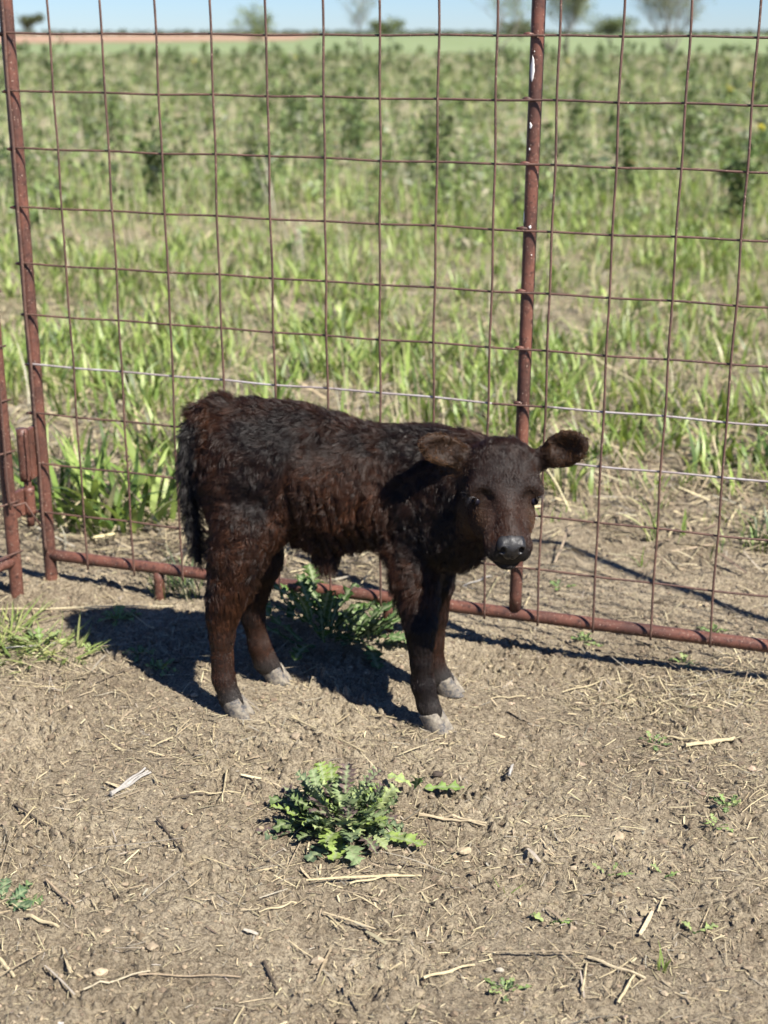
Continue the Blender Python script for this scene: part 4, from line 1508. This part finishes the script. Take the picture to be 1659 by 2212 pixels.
def coat_colour(Pn, nr_):
    """colour of the coat by place on the animal, with some shade painted in"""
    x, y, z = Pn.T
    dark = np.array([.0100, .0055, .0042]); warm = np.array([.040, .0160, .0075]); gold = np.array([.074, .036, .0145])
    w = .52 + .9 * noise3(x * 8, y * 8, z * 8, 81) + .8 * noise3(x * 24, y * 24, z * 9, 82)
    def blob(u, v, Y, r):
        c = at(u, v, Y)
        return np.exp(-(((Pn - c) ** 2).sum(1)) / r ** 2)
    w = w + 1.1 * blob(615, 1140, 3.1, .05) + .8 * blob(455, 915, 3.2, .06) + .5 * blob(700, 1090, 3.1, .15) + .7 * blob(495, 1300, 3.1, .08) + .6 * blob(560, 1380, 3.3, .10) + .5 * blob(870, 1250, 3.05, .09) + .4 * blob(490, 1420, 3.1, .10)
    w = w - .8 * blob(965, 1130, 3.05, .10) - .6 * blob(905, 1330, 3.05, .07) - .7 * blob(905, 1430, 3.05, .07) - .7 * blob(918, 1510, 3.05, .06) - .5 * blob(900, 1180, 3.06, .07) - .9 * blob(560, 1090, 3.08, .07) - .6 * blob(620, 930, 3.1, .10) - .5 * blob(880, 980, 3.1, .10)  # head's shadow painted deeper on chest and near foreleg; thigh, back less warm
    qa_ = (Pn - HO) @ HF.T
    head = ((qa_[:, 0] > -.03) & (qa_[:, 0] < .31) & (np.abs(qa_[:, 1]) < .095) & (qa_[:, 2] > -.15) & (qa_[:, 2] < .06)).astype(float)
    cheek = np.exp(-((qa_[:, 0] - .165) / .035) ** 2) * smst(.030, .060, np.abs(qa_[:, 1]))
    face = .35 + .65 * smst(.10, .16, qa_[:, 0]) * smst(.25, .21, qa_[:, 0]) + .4 * noise3(x * 30, y * 30, z * 30, 83)
    w = w * (1 - head) + face * head
    w = np.clip(w, 0, 1)[:, None]
    c = dark * (1 - w) + warm * w
    gl = np.clip(cheek * head * .9, 0, 1)
    for b_, ax_, nn, sd, L_, hw in EARS:
        q = Pn - b_
        al = (q @ ax_) / L_
        pr = smst(.05, .25, al) * (al < 1.25) * (np.abs(q @ sd) < hw * 1.3) * (np.abs(q @ nn) < .04)
        gl = np.maximum(gl, pr * (.45 + .5 * smst(.35, .95, np.abs(q @ sd) / hw + al * .25)))
    gl = gl[:, None]
    c = c * (1 - gl) + gold * gl * .8 + c * gl * .2
    tail = (smst(-.405, -.425, x) * (z < .70) * (z > .30) * (y > 3.17))[:, None]
    c = c * (1 - tail) + np.array([.0170, .0140, .0125]) * tail
    # muzzle rim near black
    mz = (head * smst(.232, .252, qa_[:, 0]))[:, None]
    c = c * (1 - mz) + np.array([.014, .011, .010]) * mz
    low = (smst(.085, .04, z))[:, None]
    c = c * (1 - low) + np.array([.035, .028, .024]) * low
    return np.clip(c, .002, 1)


calf_loc = (-.10, 3.17, 0.0)
calf = mesh_np('calf', BV - np.array(calf_loc), BQ, M_skin, None, coat_colour(BV, None) * .55)
calf.location = calf_loc
tag(calf, 'dark brown young calf standing side-on and looking at the camera', 'calf')

# ---- hair
M_hair, t, p = new_mat('calf_hair')
at_ = N(t, 'ShaderNodeAttribute', attribute_name='hcol')
t.links.new(at_.outputs['Color'], p.inputs['Base Color'])
p.inputs['Roughness'].default_value = .33
p.inputs['Specular IOR Level'].default_value = .26

p0, p1, p2, p3 = [BV[BQ[:, i]] for i in range(4)]
area = .5 * np.linalg.norm(np.cross(p2 - p0, p3 - p1), axis=1)
cen = (p0 + p1 + p2 + p3) / 4
hr = np.random.default_rng(99)
qh = (cen - HO) @ HF.T
is_head = (qh[:, 0] > -.02) & (qh[:, 0] < .31) & (np.abs(qh[:, 1]) < .095) & (qh[:, 2] > -.14) & (qh[:, 2] < .06)
dens = area * np.where(is_head, 2.6, 1.0) * np.where(cen[:, 2] < .30, 1.35, 1.0)
dens[is_head & (qh[:, 0] > .258)] *= .25
NH = 260000
pick = hr.choice(len(cen), NH, p=dens / dens.sum())
uu, vv = hr.random((NH, 1)), hr.random((NH, 1))
root_ = (p0[pick] * (1 - uu) + p1[pick] * uu) * (1 - vv) + (p3[pick] * (1 - uu) + p2[pick] * uu) * vv
nn_ = CF.grad(root_)
x, y, z = root_.T
qh = (root_ - HO) @ HF.T
head = (qh[:, 0] > -.02) & (qh[:, 0] < .31) & (np.abs(qh[:, 1]) < .095) & (qh[:, 2] > -.14) & (qh[:, 2] < .06)
comb = np.tile(np.array([-.55, 0, -.83]), (NH, 1))
back = smst(.60, .72, z)[:, None]
comb = comb * (1 - back) + np.array([-.9, 0, -.25]) * back
legs = smst(.40, .30, z)[:, None]
comb = comb * (1 - legs) + np.array([-.10, 0, -1]) * legs
length = .019 + .003 * smst(.4, .7, z)
length = np.where(z < .34, .0065 + .0115 * smst(.16, .34, z), length)
lift = np.full(NH, .38)
# longer fringe behind the forearm, below the chest and on the gaskin
def reg(u, v, Y, r): return np.exp(-((root_ - at(u, v, Y)) ** 2).sum(1) / r ** 2)
fr_ = np.clip(reg(860, 1270, 3.07, .06) + reg(860, 1220, 3.08, .06) + .7 * reg(560, 1270, 3.14, .05) + .6 * reg(990, 1220, 3.1, .09) + reg(705, 1225, 3.18, .04), 0, 1)
length = length + .017 * fr_
lift = lift + .25 * fr_
comb = comb + fr_[:, None] * np.array([-.5, 0, 0]) * (x > -.1)[:, None]
tail = (x < -.405) & (y > 3.165) & (z < .74) & (z > .30)
comb[tail] = (-.12, 0, -1)
length = np.where(tail, .027 + .012 * smst(.5, .3, z), length)
lift = np.where(tail, .75, lift)
# head
sg = np.where(qh[:, 0] > .118, 1.0, -1.0)[:, None]
hc = HA[None] * sg + HWv[None] * (qh[:, 1:2] * (6 if False else 5))
comb = np.where(head[:, None], hc, comb)
length = np.where(head, .0065 + .0035 * smst(.12, .0, qh[:, 0]) + .008 * smst(.03, -.01, qh[:, 0]), length)
lift = np.where(head, .22 + .25 * smst(.07, .0, qh[:, 0]), lift)
for b_, ax_, en, sd, L_, hw in EARS:
    q = root_ - b_
    al = (q @ ax_) / L_
    m = (al > .12) & (al < 1.3) & (np.abs(q @ sd) < hw * 1.3) & (np.abs(q @ en) < .04)
    comb[m] = ax_ + sd * (q[m] @ sd)[:, None] * 14
    length[m] = .009
    lift[m] = .35
# swirls and clumps
wn = .55
sx_ = noise3(x * 15, y * 15, z * 15, 91); sy_ = noise3(x * 15, y * 15, z * 15, 92); sz_ = noise3(x * 15, y * 15, z * 15, 93)
sw = np.stack([sx_, sy_, sz_], -1)
cl = np.stack([noise3(x * 70, y * 70, z * 70, 94), noise3(x * 70, y * 70, z * 70, 95), noise3(x * 70, y * 70, z * 70, 96)], -1)
amp = np.where(head, .35, 1.0)[:, None] * (.25 + .75 * smst(.22, .40, z))[:, None]
comb = comb / np.linalg.norm(comb, axis=1)[:, None]
lk = np.floor((root_ + .004 * sw) / np.where(head | (z < .12), .0065, .011)[:, None] + .35 * sw * 0).astype(np.int64)
h1_, h2_, h3_ = [_hash(lk[:, 0], lk[:, 1], lk[:, 2], q_) / 4294967295.0 for q_ in (11, 12, 13)]
lockv = np.stack([h1_, h2_, h3_], -1) - .5
lockb = h2_ + h3_ - 1
comb = comb + sw * 1.0 * amp + cl * 1.9 * amp + hr.standard_normal((NH, 3)) * .16 + lockv * 1.5 * amp
tg = comb - nn_ * (comb * nn_).sum(1)[:, None]
tg /= np.linalg.norm(tg, axis=1)[:, None] + 1e-9
lift = lift + hr.standard_normal(NH) * .10 + (h1_ - .3) * .55 * amp[:, 0]
length = length * np.exp(.22 * hr.standard_normal(NH)) * (1 + .5 * noise3(x * 30, y * 30, z * 30, 97))
K_ = 5
pts = np.zeros((NH, K_, 3), np.float32)
pts[:, 0] = root_ - nn_ * .0008
cur = pts[:, 0].copy()
side = np.cross(tg, nn_)
curlv = noise3(x * 45, y * 45, z * 45, 98)[:, None] * np.where(z < .3, .3, 1.0)[:, None]
for k in range(1, K_):
    s_ = k / (K_ - 1)
    li = np.clip(lift * (1.5 - 1.15 * s_), .03, 1.5)[:, None]
    d = tg + nn_ * li + side * curlv * s_ * 2.2
    d /= np.linalg.norm(d, axis=1)[:, None]
    cur = cur + d * (length / (K_ - 1))[:, None]
    pts[:, k] = cur
# locks: hairs lean towards the middle of their own small tuft
for cs_, m_ in ((.011, ~head & (z > .12)), (.0065, head | (z <= .12))):
    cell = np.floor(root_ / cs_ + .35 * sw * 2).astype(np.int64)
    h_ = _hash(cell[:, 0], cell[:, 1], cell[:, 2], 5)
    jit = np.stack([(h_ & 1023) / 1023, ((h_ >> 10) & 1023) / 1023, ((h_ >> 20) & 1023) / 1023], -1) - .5
    order = cell[:, 0] * 73856093 ^ cell[:, 1] * 19349663 ^ cell[:, 2] * 83492791
    _, inv = np.unique(order, return_inverse=True)
    cnt_ = np.bincount(inv)
    tipc = np.stack([np.bincount(inv, pts[:, -1, d_]) / cnt_ for d_ in range(3)], -1)[inv]
    for k in range(1, K_):
        f_ = (.5 * (k / (K_ - 1)) ** 1.3)
        tgt = pts[:, 0] + (tipc - pts[:, 0]) * (k / (K_ - 1))
        pts[m_, k] = pts[m_, k] * (1 - f_) + tgt[m_] * f_
pts[:, :, 2] = np.maximum(pts[:, :, 2], .012)
# cut the hair away from the nose pad and eyes
keep = ~((qh[:, 0] > .230) & (qh[:, 2] > -.056) & (np.abs(qh[:, 1]) < .036 - .25 * np.clip(-.03 - qh[:, 2], 0, 1)))
for s_ in (-1, 1):
    keep &= np.linalg.norm(qh - np.array([.126, .0725 * s_, -.040]), axis=1) > .0105
pts, hroot = pts[keep], root_[keep]
n_h = len(pts)
hd = bpy.data.hair_curves.new('coat')
hd.add_curves([K_] * n_h)
hd.points.foreach_set('position', (pts - np.array(calf_loc, np.float32)).astype(np.float32).ravel())
ra = hd.attributes.get('radius') or hd.attributes.new('radius', 'FLOAT', 'POINT')
base_r = np.where(head[keep], .00019, .00026)
ra.data.foreach_set('value', (base_r[:, None] * np.array([1, .95, .8, .55, .15])[None]).astype(np.float32).ravel())
hcol = .80 * coat_colour(hroot, None) * np.exp(.30 * hr.standard_normal((n_h, 1)) + np.where(head[keep], .25, .75)[:, None] * lockb[keep][:, None])
gcl = 1 + .55 * noise3(hroot[:, 0] * 50, hroot[:, 1] * 50, hroot[:, 2] * 50, 99)
hcol = hcol * gcl[:, None]
ca = hd.attributes.new('hcol', 'FLOAT_COLOR', 'CURVE')
ca.data.foreach_set('color', np.concatenate([np.clip(hcol, .002, .9), np.ones((n_h, 1))], 1).astype(np.float32).ravel())
hd.materials.append(M_hair)
ho = bpy.data.objects.new('coat', hd)
COL.objects.link(ho)
ho.parent = calf

# ---- nose pad
M_nose, t, p = new_mat('wet_nose')
g = N(t, 'ShaderNodeNewGeometry')
v_ = N(t, 'ShaderNodeTexVoronoi')
v_.inputs['Scale'].default_value = 330
t.links.new(g.outputs['Position'], v_.inputs['Vector'])
p.inputs['Base Color'].default_value = (.0085, .008, .0085, 1)
t.links.new(ramp(t, tnoise(t, g.outputs['Position'], 90, 3), [(.4, (.36, .36, .36)), (.6, (.7, .7, .7))]), p.inputs['Roughness'])
p.inputs['Specular IOR Level'].default_value = .45
b = N(t, 'ShaderNodeBump')
b.inputs['Strength'].default_value = .35
b.inputs['Distance'].default_value = .0012
t.links.new(v_.outputs['Distance'], b.inputs['Height'])
t.links.new(b.outputs[0], p.inputs['Normal'])
NF = Field(hp_(.248, 0, -.03) - .075, hp_(.248, 0, -.03) + .075, .0016)
NF.ell(hp_(.233, 0, -.034), (.030, .027, .029), .005, HF)
NF.ell(hp_(.230, 0, -.020), (.026, .028, .019), .006, HF)
OUT = nrm(HA * .80 + HNv * .60)
OF = np.stack([OUT, HWv, nrm(np.cross(OUT, HWv))])
for s_ in (-1, 1):
    NF.ell(hp_(.236, .0195 * s_, -.020), (.021, .0125, .017), .006, HF)
    NF.ell(hp_(.2540, .0200 * s_, -.0120), (.014, .0066, .0100), .003, OF, True)
    NF.ell(hp_(.2560, .0270 * s_, -.0175), (.012, .0060, .0040), .003, OF, True)
sl, X3, Y3, Z3 = NF.box(NF.lo, NF.lo + .15)
qa = [(X3 - HO[0]) * f_[0] + (Y3 - HO[1]) * f_[1] + (Z3 - HO[2]) * f_[2] for f_ in HF]
NF.F[sl] += (.0025 * np.exp(-((qa[1]) / .0015) ** 2) * (qa[0] > .24) * (qa[2] < -.02)).astype(np.float32)
NF.F[sl] = np.maximum(NF.F[sl], -(qa[0] - .215)).astype(np.float32)
nv, nq_ = NF.surface()
nose = mesh_np('nose', smooth_mesh(nv, nq_, 2) - np.array(calf_loc), nq_, M_nose)
nose.parent = calf

# ---- eyes
M_eye, t, p = new_mat('dark_eye')
p.inputs['Base Color'].default_value = (.010, .009, .014, 1)
p.inputs['Roughness'].default_value = .30
p.inputs['Specular IOR Level'].default_value = .12
M_lid, t, p = new_mat('eyelid')
p.inputs['Base Color'].default_value = (.010, .007, .006, 1)
p.inputs['Roughness'].default_value = .85
p.inputs['Specular IOR Level'].default_value = .1
M_lash, t, p = new_mat('eyelash')
p.inputs['Base Color'].default_value = (.06, .055, .055, 1)
p.inputs['Roughness'].default_value = .35
for s_ in (-1, 1):
    ef = Field(hp_(.126, .069 * s_, -.040) - .035, hp_(.126, .069 * s_, -.040) + .035, .0012)
    ef.ell(hp_(.127, .0635 * s_, -.043), (.0095, .0110, .0120), .001, HF)
    ev, eq = ef.surface()
    eye = mesh_np('eye', smooth_mesh(ev, eq, 2) - np.array(calf_loc), eq, M_eye)
    eye.parent = calf
    V, F = [], []
    for sgn, open_ in ((-1, .0030), (1, .0060)):
        pl = []
        for i in range(9):
            a = math.pi * i / 8
            pl.append(hp_(.126 + sgn * open_ * math.sin(a) * 1.05, (.0655 + .0045 * math.sin(a)) * s_, -.040 - .0145 * math.cos(a)) - np.array(calf_loc))
        tube(V, F, pl, [.0015 + .0016 * math.sin(math.pi * i / 8) for i in range(9)], 7)
    lid = pymesh('eyelid', V, F, M_lid)
    lid.parent = calf
    # lashes fall over the eye from the upper lid
    V, F = [], []
    r_ = random.Random(s_ + 5)
    for i in range(34):
        a = math.pi * (i + .5) / 34
        b0 = hp_(.126 - .0065 * math.sin(a), (.069 + .004 * math.sin(a)) * s_, -.038 - .0145 * math.cos(a))
        o_ = HWv * s_ * r_.uniform(.008, .016) + HA * r_.uniform(-.002, .012) + HNv * r_.uniform(-.005, .008)
        tube(V, F, [b0 - np.array(calf_loc), b0 + o_ * .5 - HA * .002 - np.array(calf_loc), b0 + o_ + HA * .003 - np.array(calf_loc)], [.0003, .00025, .0001], 4)
    la = pymesh('eyelash', V, F, M_lash)
    la.parent = calf

# ---- hooves: two claws each
M_hoof, t, p = new_mat('muddy_hoof')
g = N(t, 'ShaderNodeNewGeometry')
f = tnoise(t, g.outputs['Position'], 55, 5, .65)
f2 = tnoise(t, g.outputs['Position'], 190, 3, .6)
cc_ = ramp(t, f, [(.40, (.045, .045, .048)), (.52, (.15, .13, .10)), (.66, (.25, .22, .165))])
cc_ = mixc(t, ramp(t, f2, [(.5, (0, 0, 0)), (.68, (1, 1, 1))]), cc_, (.16, .13, .10))
t.links.new(cc_, p.inputs['Base Color'])
p.inputs['Roughness'].default_value = .75
b = N(t, 'ShaderNodeBump')
b.inputs['Strength'].default_value = .7
b.inputs['Distance'].default_value = .002
t.links.new(f, b.inputs['Height'])
t.links.new(b.outputs[0], p.inputs['Normal'])
for (hx_, hy_, top, dr) in [(*at(506, 1524, 3.12)[:2], HL[-1][0], (.93, -.30, 0)), (*at(597, 1458, 3.30)[:2], HR[-1][0], (.95, -.12, 0)),
                            (*at(938, 1546, 3.045)[:2], FL[-1][0], (.86, -.42, 0)), (*at(966, 1478, 3.24)[:2], FR[-1][0], (.95, -.15, 0))]:
    d_ = nrm(dr); s3 = np.array([-d_[1], d_[0], 0])
    c0_ = np.array([top[0], top[1], 0.0]) + d_ * .010
    hfF = Field(c0_ - np.array([.075, .075, .012]), c0_ + np.array([.075, .075, .08]), .0022)
    sl, X3, Y3, Z3 = hfF.box(hfF.lo, hfF.lo + .2)
    fw = (X3 - c0_[0]) * d_[0] + (Y3 - c0_[1]) * d_[1]
    sd = (X3 - c0_[0]) * s3[0] + (Y3 - c0_[1]) * s3[1]
    gz_ = float(gh(c0_[0], c0_[1])) - .004
    for q_ in (-1, 1):
        sh = fw + (Z3) * .62 - .002            # front wall leans back going up
        a_r = .0300 * (1 - .10 * (Z3 / .05))
        rr_ = ((sh / a_r) ** 2 + ((sd - q_ * (.0125 + .03 * np.clip(fw, 0, .04))) / (.0150)) ** 2) ** .5
        dd = (rr_ - 1) * .0145
        dd = np.maximum(dd, Z3 - (.040 - .30 * np.clip(.01 - fw, 0, .1)))
        dd = np.maximum(dd, gz_ - Z3)
        dd = dd + .0012 * noise3(X3 * 120, Y3 * 120, Z3 * 120, 17)
        hfF.merge(sl, dd.astype(np.float32), .003)
    hv, hq = hfF.surface()
    hf = mesh_np('hoof', smooth_mesh(hv, hq, 3) - np.array(calf_loc), hq, M_hoof)
    hf.parent = calf

# whiskers and long lash-like hairs at the brow and chin
V, F = [], []
r_ = random.Random(12)
for i in range(46):
    s_ = r_.choice((-1, 1))
    if i % 3:
        b0 = hp_(r_.uniform(.225, .255), s_ * r_.uniform(.030, .042), r_.uniform(-.07, -.04))
        o_ = HWv * s_ * r_.uniform(.008, .022) + HA * r_.uniform(-.004, .014) + HNv * r_.uniform(-.012, .010)
    else:
        b0 = hp_(r_.uniform(.105, .118), s_ * .081, r_.uniform(-.05, -.03))
        o_ = HWv * s_ * r_.uniform(.008, .02) + HA * r_.uniform(-.012, .014) + HNv * r_.uniform(-.006, .010)
    tube(V, F, [b0 - np.array(calf_loc), b0 + o_ * .55 - np.array(calf_loc), b0 + o_ + HA * .004 - np.array(calf_loc)], [.00022, .0002, .0001], 4)
wh = pymesh('whisker', V, F, M_lash)
wh.parent = calf
wh['kind'] = 'stuff'
